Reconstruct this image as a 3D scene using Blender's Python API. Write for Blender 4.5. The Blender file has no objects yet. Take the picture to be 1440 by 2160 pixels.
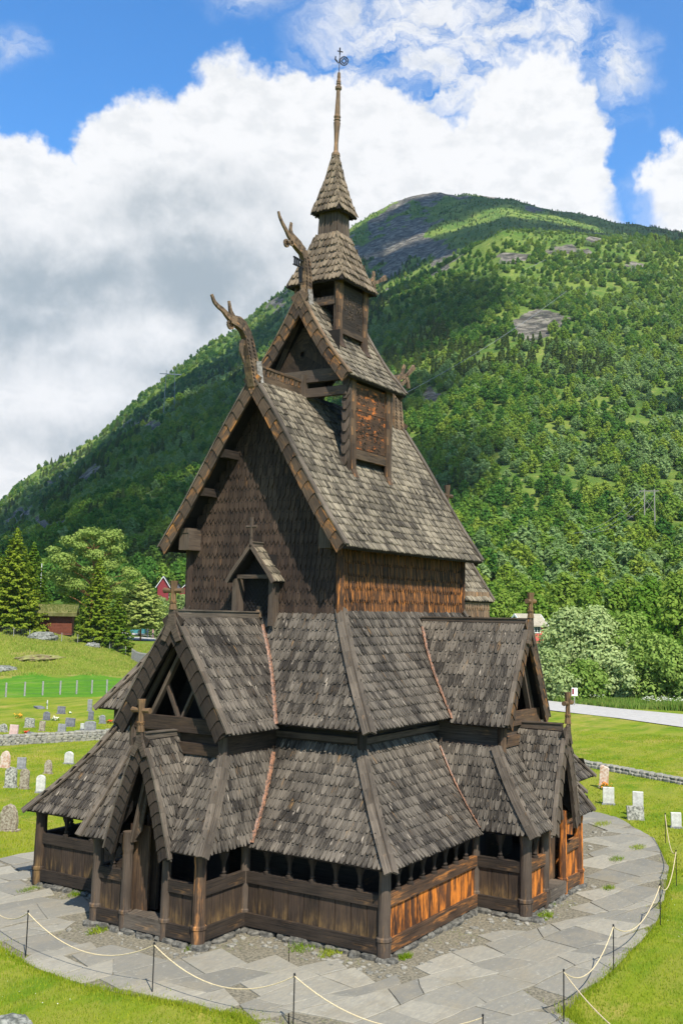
import bpy, math, random
import numpy as np
from mathutils import Vector as V, Matrix
random.seed(7); rng = np.random.default_rng(11)
PI = math.pi
sc = bpy.context.scene
COL = sc.collection

# ------------------------------------------------------------------ tagging
def tag(o, label=None, cat=None, group=None, kind=None):
    if label: o['label'] = label
    if cat: o['category'] = cat
    if group: o['group'] = group
    if kind: o['kind'] = kind
    return o

def empty(name, loc, label, cat, group=None, rz=0):
    o = bpy.data.objects.new(name, None); COL.objects.link(o)
    o.location = loc; o.rotation_euler = (0, 0, rz); o.empty_display_size = .3
    return tag(o, label, cat, group)

def copy_tree(o, loc=None, rz=None, sc_=None, label=None, group=None, parent=None):
    c = o.copy(); COL.objects.link(c)
    if parent is not None: c.parent = parent
    if loc is not None: c.location = loc
    if rz is not None: c.rotation_euler = (0, 0, rz)
    if sc_ is not None: c.scale = sc_ if hasattr(sc_, '__len__') else (sc_,)*3
    if label: c['label'] = label
    if group: c['group'] = group
    for ch in o.children:
        copy_tree(ch, parent=c)
    return c

# ------------------------------------------------------------------ materials
class NT:
    def __init__(s, name):
        s.m = bpy.data.materials.new(name); s.m.use_nodes = True
        s.t = s.m.node_tree; s.t.nodes.clear()
        s.out = s.n('ShaderNodeOutputMaterial')
    def n(s, typ, **kw):
        nd = s.t.nodes.new(typ)
        for k, v in kw.items():
            if k.startswith('i_'):
                key = k[2:]; key = int(key) if key.isdigit() else key.replace('_', ' ')
                s.set(nd.inputs[key], v)
            else: setattr(nd, k, v)
        return nd
    def set(s, inp, v):
        if isinstance(v, bpy.types.NodeSocket): s.t.links.new(v, inp)
        elif isinstance(v, bpy.types.Node): s.t.links.new(v.outputs[0], inp)
        else: inp.default_value = v
    def math(s, op, a, b=0.5, c=None, clamp=False):
        nd = s.n('ShaderNodeMath', operation=op, use_clamp=clamp)
        s.set(nd.inputs[0], a); s.set(nd.inputs[1], b)
        if c is not None: s.set(nd.inputs[2], c)
        return nd.outputs[0]
    def vmath(s, op, a, b=None):
        nd = s.n('ShaderNodeVectorMath', operation=op)
        s.set(nd.inputs[0], a)
        if b is not None: s.set(nd.inputs[1], b)
        return nd.outputs['Value'] if op in ('LENGTH', 'DOT_PRODUCT', 'DISTANCE') else nd.outputs[0]
    def mix(s, f, a, b, blend='MIX'):
        nd = s.n('ShaderNodeMix', data_type='RGBA', blend_type=blend)
        s.set(nd.inputs[0], f); s.set(nd.inputs[6], a); s.set(nd.inputs[7], b)
        return nd.outputs[2]
    def ramp(s, f, a, b, lo=0., hi=1.):
        nd = s.n('ShaderNodeMapRange', interpolation_type='SMOOTHSTEP')
        s.set(nd.inputs[0], f); nd.inputs[1].default_value = a; nd.inputs[2].default_value = b
        nd.inputs[3].default_value = lo; nd.inputs[4].default_value = hi
        return nd.outputs[0]
    def noise(s, vec, scale, detail=4, rough=.55, dist=0., w=None):
        nd = s.n('ShaderNodeTexNoise', i_Scale=scale, i_Detail=detail, i_Roughness=rough, i_Distortion=dist)
        if vec is not None: s.set(nd.inputs['Vector'], vec)
        return nd.outputs[0]
    def bsdf(s, col, rough=.8, bump=None, bstr=.3, bdist=.02, **kw):
        b = s.n('ShaderNodeBsdfPrincipled'); s.set(b.inputs['Base Color'], col); s.set(b.inputs['Roughness'], rough)
        b.inputs['Specular IOR Level'].default_value = kw.get('spec', .3)
        if 'metal' in kw: b.inputs['Metallic'].default_value = kw['metal']
        if bump is not None:
            bn = s.n('ShaderNodeBump', i_Strength=bstr, i_Distance=bdist); s.set(bn.inputs['Height'], bump)
            s.t.links.new(bn.outputs[0], b.inputs['Normal'])
        s.t.links.new(b.outputs[0], s.out.inputs[0]); return b

def rgb(h, k=1.):
    h = h.lstrip('#'); c = [int(h[i:i+2], 16)/255 for i in (0, 2, 4)]
    return tuple([((x+.055)/1.055)**2.4*k if x > .04 else x/12.92*k for x in c]) + (1.,)

def wood(name, dark, light, hot=None, hotlo=.5, hothi=.65, hotscale=(2.2, .5), pegs=False, us=38., vs=2.2, var=.45, bstr=.35, lohot=None, white=0., hotgrain=.35):
    """weathered wood: grain along UV v; tone differs per plank; 'hot' = patches where the tar has worn to orange wood"""
    dark = tuple(c*.72 for c in dark[:3])+(1,); light = tuple(c*.82 for c in light[:3])+(1,)
    t = NT(name)
    uv = t.n('ShaderNodeUVMap').outputs[0]
    rnd = t.n('ShaderNodeNewGeometry').outputs['Random Per Island']
    off = t.n('ShaderNodeCombineXYZ'); t.set(off.inputs[0], t.math('MULTIPLY', rnd, 41.)); t.set(off.inputs[1], t.math('MULTIPLY', rnd, 17.))
    p = t.vmath('ADD', uv, off.outputs[0])
    g = t.noise(t.vmath('MULTIPLY', p, (us, vs, 1)), 1., 5, .65)
    g2 = t.noise(t.vmath('MULTIPLY', p, (us*.25, vs*.9, 1)), 1., 3, .6)
    obj = t.n('ShaderNodeTexCoord').outputs['Object']
    big = t.noise(obj, .55, 4, .65)
    f = t.math('ADD', t.math('MULTIPLY', t.ramp(g, .32, .68), .55), t.math('MULTIPLY', t.math('SUBTRACT', rnd, .35), var))
    f = t.math('ADD', f, t.math('MULTIPLY', t.math('SUBTRACT', big, .5), 1.5), clamp=True)
    col = t.mix(f, dark, light)
    if white > 0:
        col = t.mix(t.math('MULTIPLY', t.ramp(g2, .62, .74), white), col, (light[0]*2.4, light[1]*2.4, light[2]*2.4, 1))
    if hot is not None:
        h = t.noise(t.vmath('MULTIPLY', p, (hotscale[0], hotscale[1], 1)), 1.6, 4, .7)
        h = t.math('MULTIPLY', t.ramp(h, hotlo, hothi), t.ramp(g, .3, .6, hotgrain, 1.))
        if lohot is not None:      # tar worn away near the foot of each wall board (object height)
            sep = t.n('ShaderNodeSeparateXYZ'); t.set(sep.inputs[0], obj)
            h = t.math('MULTIPLY', h, t.ramp(sep.outputs[2], lohot[0], lohot[1], 1., lohot[2]))
        col = t.mix(h, col, hot)
    if pegs:
        d = t.vmath('LENGTH', t.vmath('MULTIPLY', t.vmath('SUBTRACT', uv, (0, .30, 0)), (1, .8, 0)))
        col = t.mix(t.ramp(d, .016, .024, 1., 0.), col, (.008, .007, .006, 1))
    col = t.mix(t.ramp(g, .28, .42, .75, 0.), col, (dark[0]*.35, dark[1]*.35, dark[2]*.35, 1))
    t.bsdf(col, .82, g, bstr, .02, spec=.25)
    return t.m

def plain(name, c, rough=.7, var=.25, scale=6., bstr=.15, c2=None, metal=None, spec=.3):
    t = NT(name); obj = t.n('ShaderNodeTexCoord').outputs['Object']
    n = t.noise(obj, scale, 5, .65)
    c2 = c2 or (c[0]*(1-var), c[1]*(1-var), c[2]*(1-var), 1)
    kw = dict(spec=spec)
    if metal is not None: kw['metal'] = metal
    t.bsdf(t.mix(t.ramp(n, .35, .65), c, c2), rough, n, bstr, .03, **kw); return t.m

M = {}
M['roof_hi'] = wood('weathered_shingle_upper', (.06, .049, .034, 1), (.36, .30, .208, 1), pegs=True, white=.7, var=.7)
M['roof_lo'] = wood('tarred_shingle_lower', (.028, .023, .018, 1), (.215, .180, .138, 1), pegs=True, white=.75, var=.6, hot=(.34, .19, .07, 1), hotlo=.60, hothi=.8)
M['spire'] = wood('spire_shingle', (.09, .068, .045, 1), (.34, .26, .17, 1), pegs=True, white=.45, var=.6, hot=(.36, .2, .08, 1), hotlo=.58, hothi=.8)
M['wall_w'] = wood('tarred_wall_shingle', (.032, .021, .015, 1), (.105, .068, .045, 1), pegs=True, var=.5, hot=(.26, .13, .05, 1), hotlo=.60, hothi=.85)
M['wall_s'] = wood('sunworn_wall_shingle', (.028, .017, .011, 1), (.10, .052, .028, 1), var=.6, hot=(.60, .22, .045, 1), hotlo=.47, hothi=.66, hotscale=(9., .8), lohot=(8.9, 9.9, .45))
M['tar'] = wood('tarred_board', (.020, .015, .011, 1), (.068, .048, .033, 1), hot=(.24, .13, .05, 1), hotlo=.58, hothi=.85, us=30, vs=1.2)
M['tar_low'] = wood('tarred_board_west', (.024, .017, .012, 1), (.082, .054, .036, 1), hot=(.20, .12, .045, 1), hotlo=.42, hothi=.70, us=26, vs=1.2, lohot=(.35, .85, .12))
M['orange'] = wood('sunworn_orange_board', (.045, .022, .012, 1), (.16, .065, .026, 1), hot=(.68, .21, .025, 1), hotlo=.40, hothi=.66, us=26, vs=1., hotscale=(1.7, .45), var=.5, hotgrain=.6)
M['rail_o'] = wood('sunworn_rail', (.04, .024, .015, 1), (.15, .085, .045, 1), hot=(.50, .19, .04, 1), hotlo=.50, hothi=.72, us=22, vs=.9, hotscale=(3., .35))
M['panel'] = wood('carved_panel_board', (.04, .024, .015, 1), (.14, .075, .038, 1), hot=(.60, .17, .03, 1), hotlo=.52, hothi=.66, us=24, vs=1.2, hotscale=(3.2, 1.2), var=.5)
M['beam'] = wood('weathered_beam', (.05, .036, .026, 1), (.155, .115, .082, 1), hot=(.30, .16, .06, 1), hotlo=.6, hothi=.8, us=24, vs=1.)
M['hip'] = wood('weathered_hip_board', (.07, .056, .042, 1), (.22, .175, .13, 1), white=.5, hot=(.38, .22, .1, 1), hotlo=.58, hothi=.8, us=24, vs=.9)
M['gold'] = wood('golden_barge_board', (.04, .028, .020, 1), (.15, .10, .06, 1), hot=(.48, .20, .045, 1), hotlo=.53, hothi=.72, us=20, vs=1.4)
M['crosswood'] = wood('cross_wood', (.06, .038, .022, 1), (.30, .18, .085, 1), hot=(.50, .24, .07, 1), hotlo=.5, hothi=.7, us=20, vs=2)
M['carve'] = wood('carved_wood', (.07, .05, .035, 1), (.32, .21, .12, 1), hot=(.42, .21, .08, 1), hotlo=.55, hothi=.75, us=20, vs=2, white=.4)
M['post_o'] = wood('worn_orange_post', (.05, .033, .023, 1), (.19, .115, .062, 1), hot=(.46, .20, .06, 1), hotlo=.53, hothi=.74, us=16, vs=.8)
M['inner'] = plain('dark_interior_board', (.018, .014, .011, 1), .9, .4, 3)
M['plaque'] = wood('bleached_carving', (.10, .085, .07, 1), (.55, .50, .44, 1), us=9, vs=7)
M['iron'] = plain('wrought_iron', (.03, .03, .032, 1), .5, .3, 8, metal=.6)

def copper():
    t = NT('speckled_copper_flashing'); obj = t.n('ShaderNodeTexCoord').outputs['Object']
    n = t.noise(obj, 13, 5, .75); c = t.mix(t.ramp(n, .40, .62), (.09, .055, .038, 1), (.30, .145, .08, 1))
    t.bsdf(c, .5, n, .5, .02, spec=.5); return t.m
M['copper'] = copper()

# ------------------------------------------------------------------ mesh builder
class MB:
    def __init__(s): s.v = []; s.f = []; s.uv = []; s.mi = []
    def face(s, idx, uvs, m=0): s.f.append(idx); s.uv.extend(uvs); s.mi.append(m)
    def add(s, pts): b = len(s.v); s.v.extend([tuple(p) for p in pts]); return b
    def hexa(s, c, m=0):
        """c: 4 corners of the start ring, 4 of the end ring; grain runs start->end"""
        b = s.add(c); L = (V(c[4])-V(c[0])).length
        for k in range(4):
            j = (k+1) % 4; w = (V(c[j])-V(c[k])).length; u0 = k*.37
            s.face((b+4+k, b+4+j, b+j, b+k), ((u0, L), (u0+w, L), (u0+w, 0), (u0, 0)), m)
        w = (V(c[1])-V(c[0])).length; h = (V(c[3])-V(c[0])).length
        s.face((b, b+1, b+2, b+3), ((0, 0), (w, 0), (w, h), (0, h)), m)
        s.face((b+7, b+6, b+5, b+4), ((0, h), (w, h), (w, 0), (0, 0)), m)
    def beam(s, p0, p1, w, h, up=(0, 0, 1), w1=None, h1=None, m=0):
        p0 = V(p0); p1 = V(p1); d = (p1-p0).normalized(); up = V(up)
        sd = d.cross(up)
        if sd.length < 1e-3: sd = d.cross(V((1, 0, 0)))
        sd.normalize(); u = sd.cross(d).normalized()
        w1 = w if w1 is None else w1; h1 = h if h1 is None else h1
        def ring(p, w, h): return [p-sd*w/2-u*h/2, p+sd*w/2-u*h/2, p+sd*w/2+u*h/2, p-sd*w/2+u*h/2]
        s.hexa(ring(p0, w, h)+ring(p1, w1, h1), m)
    def box(s, x0, x1, y0, y1, z0, z1, axis='z', m=0):
        if axis == 'z': s.beam(((x0+x1)/2, (y0+y1)/2, z0), ((x0+x1)/2, (y0+y1)/2, z1), abs(x1-x0), abs(y1-y0), (0, 1, 0), m=m)
        elif axis == 'x': s.beam((x0, (y0+y1)/2, (z0+z1)/2), (x1, (y0+y1)/2, (z0+z1)/2), abs(y1-y0), abs(z1-z0), m=m)
        else: s.beam(((x0+x1)/2, y0, (z0+z1)/2), ((x0+x1)/2, y1, (z0+z1)/2), abs(x1-x0), abs(z1-z0), m=m)
    def tube(s, path, radii, n=8, m=0, squash=1., caps=True, ref=(0, 1, 0)):
        path = [V(p) for p in path]
        if not hasattr(radii, '__len__'): radii = [radii]*len(path)
        rings = []; L = 0
        for i, p in enumerate(path):
            d = (path[min(i+1, len(path)-1)]-path[max(i-1, 0)]).normalized()
            r = V(ref); sd = d.cross(r)
            if sd.length < 1e-2: sd = d.cross(V((1, 0, .2)))
            sd.normalize(); u = sd.cross(d).normalized()
            if i: L += (p-path[i-1]).length
            b = s.add([p+sd*math.cos(2*PI*k/n)*radii[i]+u*math.sin(2*PI*k/n)*radii[i]*squash for k in range(n)])
            rings.append((b, L))
        for (b0, l0), (b1, l1) in zip(rings[:-1], rings[1:]):
            r = .1
            for k in range(n):
                j = (k+1) % n; u0 = k*r; u1 = (k+1)*r
                s.face((b1+k, b1+j, b0+j, b0+k), ((u0, l1), (u1, l1), (u1, l0), (u0, l0)), m)
        if caps:
            b = rings[0][0]; s.face(tuple(b+k for k in range(n)), [(0, 0)]*n, m)
            b = rings[-1][0]; s.face(tuple(b+n-1-k for k in range(n)), [(0, 0)]*n, m)
    def lathe(s, base, prof, n=12, m=0, ax=(0, 0, 1)):
        base = V(base); ax = V(ax)
        s.tube([base+ax*z for z, r in prof], [r for z, r in prof], n, m)
    def prism(s, poly, off, m=0):
        """flat polygon thickened by vector off"""
        n = len(poly); off = V(off); b = s.add([V(p) for p in poly]+[V(p)+off for p in poly])
        p0 = V(poly[0]); nrm = off.normalized(); a = (V(poly[1])-p0).normalized(); c = nrm.cross(a)
        uv = [((V(p)-p0).dot(a), (V(p)-p0).dot(c)) for p in poly]
        s.face(tuple(b+n-1-k for k in range(n)), uv[::-1], m); s.face(tuple(b+n+k for k in range(n)), uv, m)
        for k in range(n):
            j = (k+1) % n; s.face((b+k, b+j, b+n+j, b+n+k), ((0, 0), (.3, 0), (.3, off.length), (0, off.length)), m)
    def shingle(s, c, a, d, n, w, L, th, shape=1, m=0, lift=1.):
        """c = bottom centre on the slope, a = across, d = down the slope, n = normal"""
        h = w/2
        if shape == 1: pts = [(-h, -L), (h, -L), (h, -min(1.05*w, L*.8)), (h*.78, -.5*w), (h*.34, -.07*w), (-h*.34, -.07*w), (-h*.78, -.5*w), (-h, -min(1.05*w, L*.8))]
        elif shape == 2: pts = [(-h, -L), (h, -L), (h, -min(.85*w, L*.8)), (h*.2, -.03*w), (-h*.2, -.03*w), (-h, -min(.85*w, L*.8))]
        else: pts = [(-h, -L), (h, -L), (h, .10*w), (h*.6, .02*w), (0, -.12*w), (-h*.6, -.2*w), (-h, -.16*w)]
        k = len(pts); top = []; bot = []
        for u, v in pts:
            t = 1+v/L; z = th*(.35+1.75*t*lift)
            q = c+a*u+d*v
            top.append(q+n*z); bot.append(q+n*(z-th))
        b = s.add(top+bot)
        s.face(tuple(b+i for i in range(k)), [(u, -v) for u, v in pts], m)
        for i in range(1, k):
            j = (i+1) % k
            s.face((b+i, b+k+i, b+k+j, b+j), [(pts[i][0], 0), (pts[i][0], .03), (pts[j][0], .03), (pts[j][0], 0)], m)
    def build(s, name, mats, parent=None, smooth=False, **kw):
        me = bpy.data.meshes.new(name); me.from_pydata(s.v, [], s.f)
        uvl = me.uv_layers.new(name='UVMap'); uvl.data.foreach_set('uv', [x for p in s.uv for x in p])
        if not isinstance(mats, (list, tuple)): mats = [mats]
        for m in mats: me.materials.append(m)
        me.polygons.foreach_set('material_index', s.mi)
        if smooth: me.polygons.foreach_set('use_smooth', [True]*len(s.f))
        me.update()
        o = bpy.data.objects.new(name, me); COL.objects.link(o)
        if parent is not None:
            o.parent = parent
            if parent.type == 'MESH' or True:
                o.matrix_parent_inverse = Matrix()   # all parents of church parts sit at the origin
        return tag(o, **kw)

def npmesh(name, verts, faces, mat, smooth=False):
    """verts (N,3), faces (F,k) numpy"""
    me = bpy.data.meshes.new(name); k = faces.shape[1]
    me.vertices.add(len(verts)); me.vertices.foreach_set('co', verts.astype(np.float32).ravel())
    me.loops.add(faces.size); me.loops.foreach_set('vertex_index', faces.astype(np.int32).ravel())
    me.polygons.add(len(faces)); me.polygons.foreach_set('loop_start', np.arange(0, faces.size, k, dtype=np.int32))
    me.polygons.foreach_set('loop_total', np.full(len(faces), k, dtype=np.int32))
    if smooth: me.polygons.foreach_set('use_smooth', np.ones(len(faces), bool))
    me.update(calc_edges=True); me.validate()
    for m in (mat if isinstance(mat, (list, tuple)) else [mat]): me.materials.append(m)
    return me

def nobj(name, me, parent=None, loc=None, **kw):
    o = bpy.data.objects.new(name, me); COL.objects.link(o)
    if parent is not None: o.parent = parent
    if loc is not None: o.location = loc
    return tag(o, **kw)

# ------------------------------------------------------------------ camera (position recovered from the photograph)
CX, CY, CZ = -22.286, -19.685, 8.592
F_ = V((.84973589, .5144451, .11530463)); R_ = V((.5156975, -.85651314, .02100794)); U_ = V((-.10956736, -.0416111, .993108))
cam = bpy.data.cameras.new('camera'); co = bpy.data.objects.new('camera', cam); COL.objects.link(co)
co.matrix_world = Matrix(((R_.x, U_.x, -F_.x, CX), (R_.y, U_.y, -F_.y, CY), (R_.z, U_.z, -F_.z, CZ), (0, 0, 0, 1)))
cam.sensor_fit = 'HORIZONTAL'; cam.sensor_width = 24; cam.lens = 2190.788/1440*24
cam.shift_x = -52.197/1440; cam.shift_y = -50.772/1440
cam.clip_start = .1; cam.clip_end = 8000
sc.camera = co

# ================================================================== THE CHURCH
X, Y, Z = V((1, 0, 0)), V((0, 1, 0)), V((0, 0, 1))
def tab(t):
    zs = [a for a, b in t]; vs = [b for a, b in t]
    return lambda z: float(np.interp(z, zs, vs))
def flare(z0, z1, a, b, k=.07):
    def f(z):
        t = (z-z0)/(z1-z0)
        return a+(b-a)*(t+k*math.sin(PI*max(0, min(1, t))))
    return f

church = empty('stave_church', (0, 0, 0), 'tall dark timber stave church with stepped shingled roofs, dragon heads and a spire', 'church')
def part(name, mb, mats, parent=None, **kw): return mb.build(name, mats, parent or church, **kw)

def roof(name, O, a, n, R, z0, z1, iv, mat, w=.19, ex=.34, th=.03, shape=1, slab=.07, parent=None, jit=1., slabmat=None, lift=1.):
    n_iv = len(iv((z0+z1)/2))
    if n_iv > 1:
        return [roof(name, O, a, n, R, z0, z1, (lambda z, k=k: iv(z)[k:k+1]), mat, w, ex, th, shape, slab, parent, jit, slabmat, lift) for k in range(n_iv)]
    O = V(O); mb = MB()
    def pt(s, z): return O+a*s+n*R(z)+Z*z
    zz = np.linspace(z0, z1, 80); arc = [0.]
    for i in range(1, 80): arc.append(arc[-1]+(pt(0, zz[i])-pt(0, zz[i-1])).length)
    N = max(1, int(round(arc[-1]/ex))); ze = [float(np.interp(arc[-1]*i/N, arc, zz)) for i in range(N+1)]
    exr = arc[-1]/N
    for i in range(N):
        za, zb = ze[i], ze[i+1]; e = .01
        tg = (pt(0, zb)-pt(0, za)).normalized(); d = -tg
        nn = a.cross(d).normalized()
        if nn.dot(n)+.01*nn.z < 0: nn = -nn
        ia, ib = iv(za), iv(zb)
        for (s0, s1), (q0, q1) in zip(ia, ib):
            if s1-s0 < .01 and q1-q0 < .01: continue
            if q1 < q0: q0 = q1 = (q0+q1)/2
            if s1 < s0: s0 = s1 = (s0+s1)/2
            A, B, C_, D = pt(s0, za), pt(q0, zb), pt(q1, zb), pt(s1, za)
            mb.hexa([A-nn*slab, B-nn*slab, B, A, D-nn*slab, C_-nn*slab, C_, D], 1)
        zm = za+(zb-za)*.5
        for s0, s1 in iv(zm):
            s = s0-(w/2 if i % 2 else 0)-random.random()*.02
            while s < s1:
                ww = w*random.uniform(.88, 1.1)
                lo, hi = max(s, s0), min(s+ww, s1); wc = hi-lo
                if wc > .35*w:
                    c = pt((lo+hi)/2, za)+d*random.uniform(-.018, .018)*jit-d*(0 if i else -.02)
                    ang = random.gauss(0, .010)*jit
                    aa = (a*math.cos(ang)+d*math.sin(ang)); dd = (d*math.cos(ang)-a*math.sin(ang))
                    tw = random.gauss(.03, .035)*jit
                    n2 = (nn+a*tw).normalized(); aa = (aa-n2*aa.dot(n2)).normalized()
                    mb.shingle(c, aa, dd, n2, wc*random.uniform(.88, .95), min(exr*1.75, exr*(N-i)+.03), th*random.uniform(.8, 1.25), shape, 0, lift*random.uniform(.85, 1.2))
                s += ww
    return part(name, mb, [mat, slabmat or M['inner']], parent)

def strip(mb, path, off, nrm, th, m=0):
    """board lying on a slope: runs along path, as wide as vector off, thick along nrm (list or vector)"""
    for i in range(len(path)-1):
        n0 = V(nrm); p, q = V(path[i]), V(path[i+1]); o = V(off)
        mb.hexa([p, p+o, p+o+n0*th, p+n0*th, q, q+o, q+o+n0*th, q+n0*th], m)

def resample(path, step):
    path = [V(p) for p in path]; L = [0.]
    for a, b in zip(path[:-1], path[1:]): L.append(L[-1]+(b-a).length)
    N = max(1, int(round(L[-1]/step)))
    out = []
    for i in range(N+1):
        t = L[-1]*i/N
        k = max(j for j in range(len(L)) if L[j] <= t+1e-6); k = min(k, len(path)-2)
        out.append(path[k]+(path[k+1]-path[k])*((t-L[k])/(L[k+1]-L[k])))
    return out

def verge(path, out, depth, mat, step=.42, cap=.17, capmat=None):
    """barge board with overlapping scalloped plates; path runs from the eave up to the apex"""
    P = resample(path, step); out = V(out); mb = MB()
    for i in range(len(P)-1):
        t = (P[i+1]-P[i]).normalized(); p = out.cross(t)
        if p.z > 0: p = -p
        a, b = P[i], P[i+1]
        mb.hexa([a-out*.07, a, a+p*depth, a+p*depth-out*.07, b-out*.07, b, b+p*depth, b+p*depth-out*.07])
        ex = (P[i+1]-P[i]).length
        mb.shingle(a+p*depth*.5+out*.002, p, -t, out, depth*1.03, ex*1.3, .024, 3, 0, 1.0)
    o = part('barge_board', mb, mat)
    mc = MB()
    for i in range(len(P)-1):
        t = (P[i+1]-P[i]).normalized(); p = out.cross(t)
        if p.z > 0: p = -p
        mc.beam(P[i]-p*.045-out*(cap/2-.05), P[i+1]-p*.045-out*(cap/2-.05), cap, .05, up=-p)
    mc.build('verge_cap', capmat or M['hip'], o)
    return o

def cross(base, h, arm, ah, sc1=1., mat='crosswood'):
    base = V(base); arm = V(arm); mb = MB(); r = .1*sc1
    mb.tube([base, base+Z*h*.25, base+Z*h*.55, base+Z*h*.8, base+Z*h], [r*1.15, r*.8, r*.72, r*.95, r*1.2], 8)
    c = base+Z*h*.66
    mb.tube([c-arm*ah, c-arm*ah*.5, c+arm*ah*.5, c+arm*ah], [r*.78, r*.6, r*.6, r*.78], 8, ref=(0, 0, 1))
    for k in (.22, .27): mb.tube([base+Z*h*k, base+Z*(h*k+.03)], [r*1.02, r*1.02], 8)
    return part('gable_cross', mb, M[mat])

# ---- profiles measured from the photograph (metres; west gable looks to -X, south side to -Y)
Z0a, Z0b = 2.1, 4.78
xw0 = flare(Z0a, Z0b, .95, 2.8); ys0 = flare(Z0a, Z0b, 6.55, 4.5)
ZB0, ZB1 = 2.22, 4.5
XS = 8.84
xb0 = flare(ZB0, ZB1, -1.01, .35, .05); yb0 = tab([(ZB0, 2.2), (ZB1, 1.68)])
ysb0 = flare(ZB0, ZB1, 8.18, 6.65, .05); sb0 = tab([(ZB0, 2.5), (ZB1, 1.75)])
yp = tab([(1.98, 1.12), (3.12, .79), (4.05, .46), (5.0, 0.)])
ZPa, ZPb = 1.98, 5.0
# ---- outer gallery roofs (lowest tier)
def ivW0(z):
    g = yb0(z) if z > ZB0 else 2.2
    return [(-ys0(z), -g), (g, ys0(z))]
XE0 = 15.3
def ivS0(z):
    g = sb0(z) if z > ZB0 else 2.5
    return [(xw0(z), XS-g), (XS+g, XE0-(z-Z0a)*.7)]
kw0 = dict(w=.155, ex=.29, th=.027)
roof('gallery_roof', (0, 0, 0), Y, -X, lambda z: -xw0(z), Z0a, Z0b, ivW0, M['roof_lo'], **kw0)
roof('gallery_roof', (0, 0, 0), X, -Y, ys0, Z0a, Z0b, ivS0, M['roof_lo'], **kw0)
roof('gallery_roof', (0, 0, 0), X, Y, ys0, Z0a, Z0b, lambda z: [(xw0(z), XE0-(z-Z0a)*.7)], M['roof_lo'], **dict(kw0, ex=.5, w=.3))
roof('gallery_roof', (0, 0, 0), Y, X, lambda z: XE0-(z-Z0a)*.7, Z0a, Z0b, lambda z: [(-ys0(z), ys0(z))], M['roof_lo'], **dict(kw0, ex=.5, w=.3))
# bay roofs
def ivf(z):
    p = yp(z) if z < ZPb else 0
    return [(-yb0(z), -p), (p, yb0(z))]
roof('porch_bay_roof', (0, 0, 0), Y, -X, lambda z: -xb0(z), ZB0, ZB1, ivf, M['roof_lo'], **kw0)
for s in (-1, 1):
    roof('porch_bay_roof', (0, 0, 0), X, Y*s, yb0, ZB0, ZB1, lambda z: [(xb0(z), xw0(z))], M['roof_lo'], **kw0)
def ivfs(z):
    p = yp(z)*.95 if z < ZPb else 0
    return [(XS-sb0(z), XS-p), (XS+p, XS+sb0(z))]
roof('porch_bay_roof', (0, 0, 0), X, -Y, ysb0, ZB0, ZB1, ivfs, M['roof_lo'], **kw0)
for s in (-1, 1):
    roof('porch_bay_roof', (XS, 0, 0), Y, X*s, sb0, ZB0, ZB1, lambda z: [(-ysb0(z), -ys0(z))], M['roof_lo'], **kw0)
# portal gables
for s in (-1, 1):
    roof('portal_gable_roof', (0, 0, 0), X, Y*s, yp, ZPa, ZPb, lambda z: [(-1.07, xb0(z) if z > ZB0 else -1.01)] if z < 4.5 else [(-1.07, .35)], M['roof_lo'], w=.14, ex=.26, th=.026)
    roof('portal_gable_roof', (XS, 0, 0), Y, X*s, lambda z: yp(z)*.95, ZPa, ZPb, lambda z: [(-8.2, -ysb0(z) if z > ZB0 else -8.14)] if z < 4.5 else [(-8.2, -6.65)], M['roof_lo'], w=.14, ex=.26, th=.026)
zl = [ZPa+(ZPb-ZPa)*i/12 for i in range(13)]
for s in (-1, 1):
    verge([(-1.09, s*yp(z), z+.05) for z in zl], -X, .30, M['tar'], step=.30, cap=.14)
    verge([(XS+s*yp(z)*.95, -8.22, z+.05) for z in zl], -Y, .30, M['beam'], step=.42, cap=.14)
# ridge boards + crosses on the portals
def ridge(p0, p1, h=.26, w=.1, mat='hip', name='ridge_board'):
    mb = MB(); p0, p1 = V(p0), V(p1); mb.beam(p0, p1, w, h)
    mb.beam(p0+Z*h*.5+Z*.02, p1+Z*h*.5+Z*.02, w*1.7, .035)
    return part(name, mb, M[mat])
ridge((-1.0, 0, 5.02), (.62, 0, 4.98), .24)
ridge((XS, -8.1, 5.02), (XS, -6.45, 4.98), .3, mat='beam')
def finial(apex, out, h, w, mat='beam'):
    """board rising from the gable point into the cross"""
    apex, out = V(apex), V(out); a = out.cross(Z).normalized(); mb = MB()
    q = {'A': (.075, .35*h), 'B': (.40*w, -.12*h), 'C': (w, -.62*h), 'D': (.52*w, -.68*h), 'E': (0, -.34*h), 'T': (0, .35*h)}
    for s in (-1, 1):
        for k in ('ABET', 'BCDE'): mb.prism([apex+a*q[c][0]*s+Z*q[c][1] for c in (k if s > 0 else k[::-1])], out*.07)
    return part('gable_finial', mb, M[mat])
finial((-1.12, 0, 5.05), -X, .75, .28); cross((-1.13, 0, 5.2), .85, Y, .32)
finial((XS, -8.25, 5.05), -Y, .75, .28); cross((XS, -8.26, 5.2), .95, X, .34)

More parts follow.
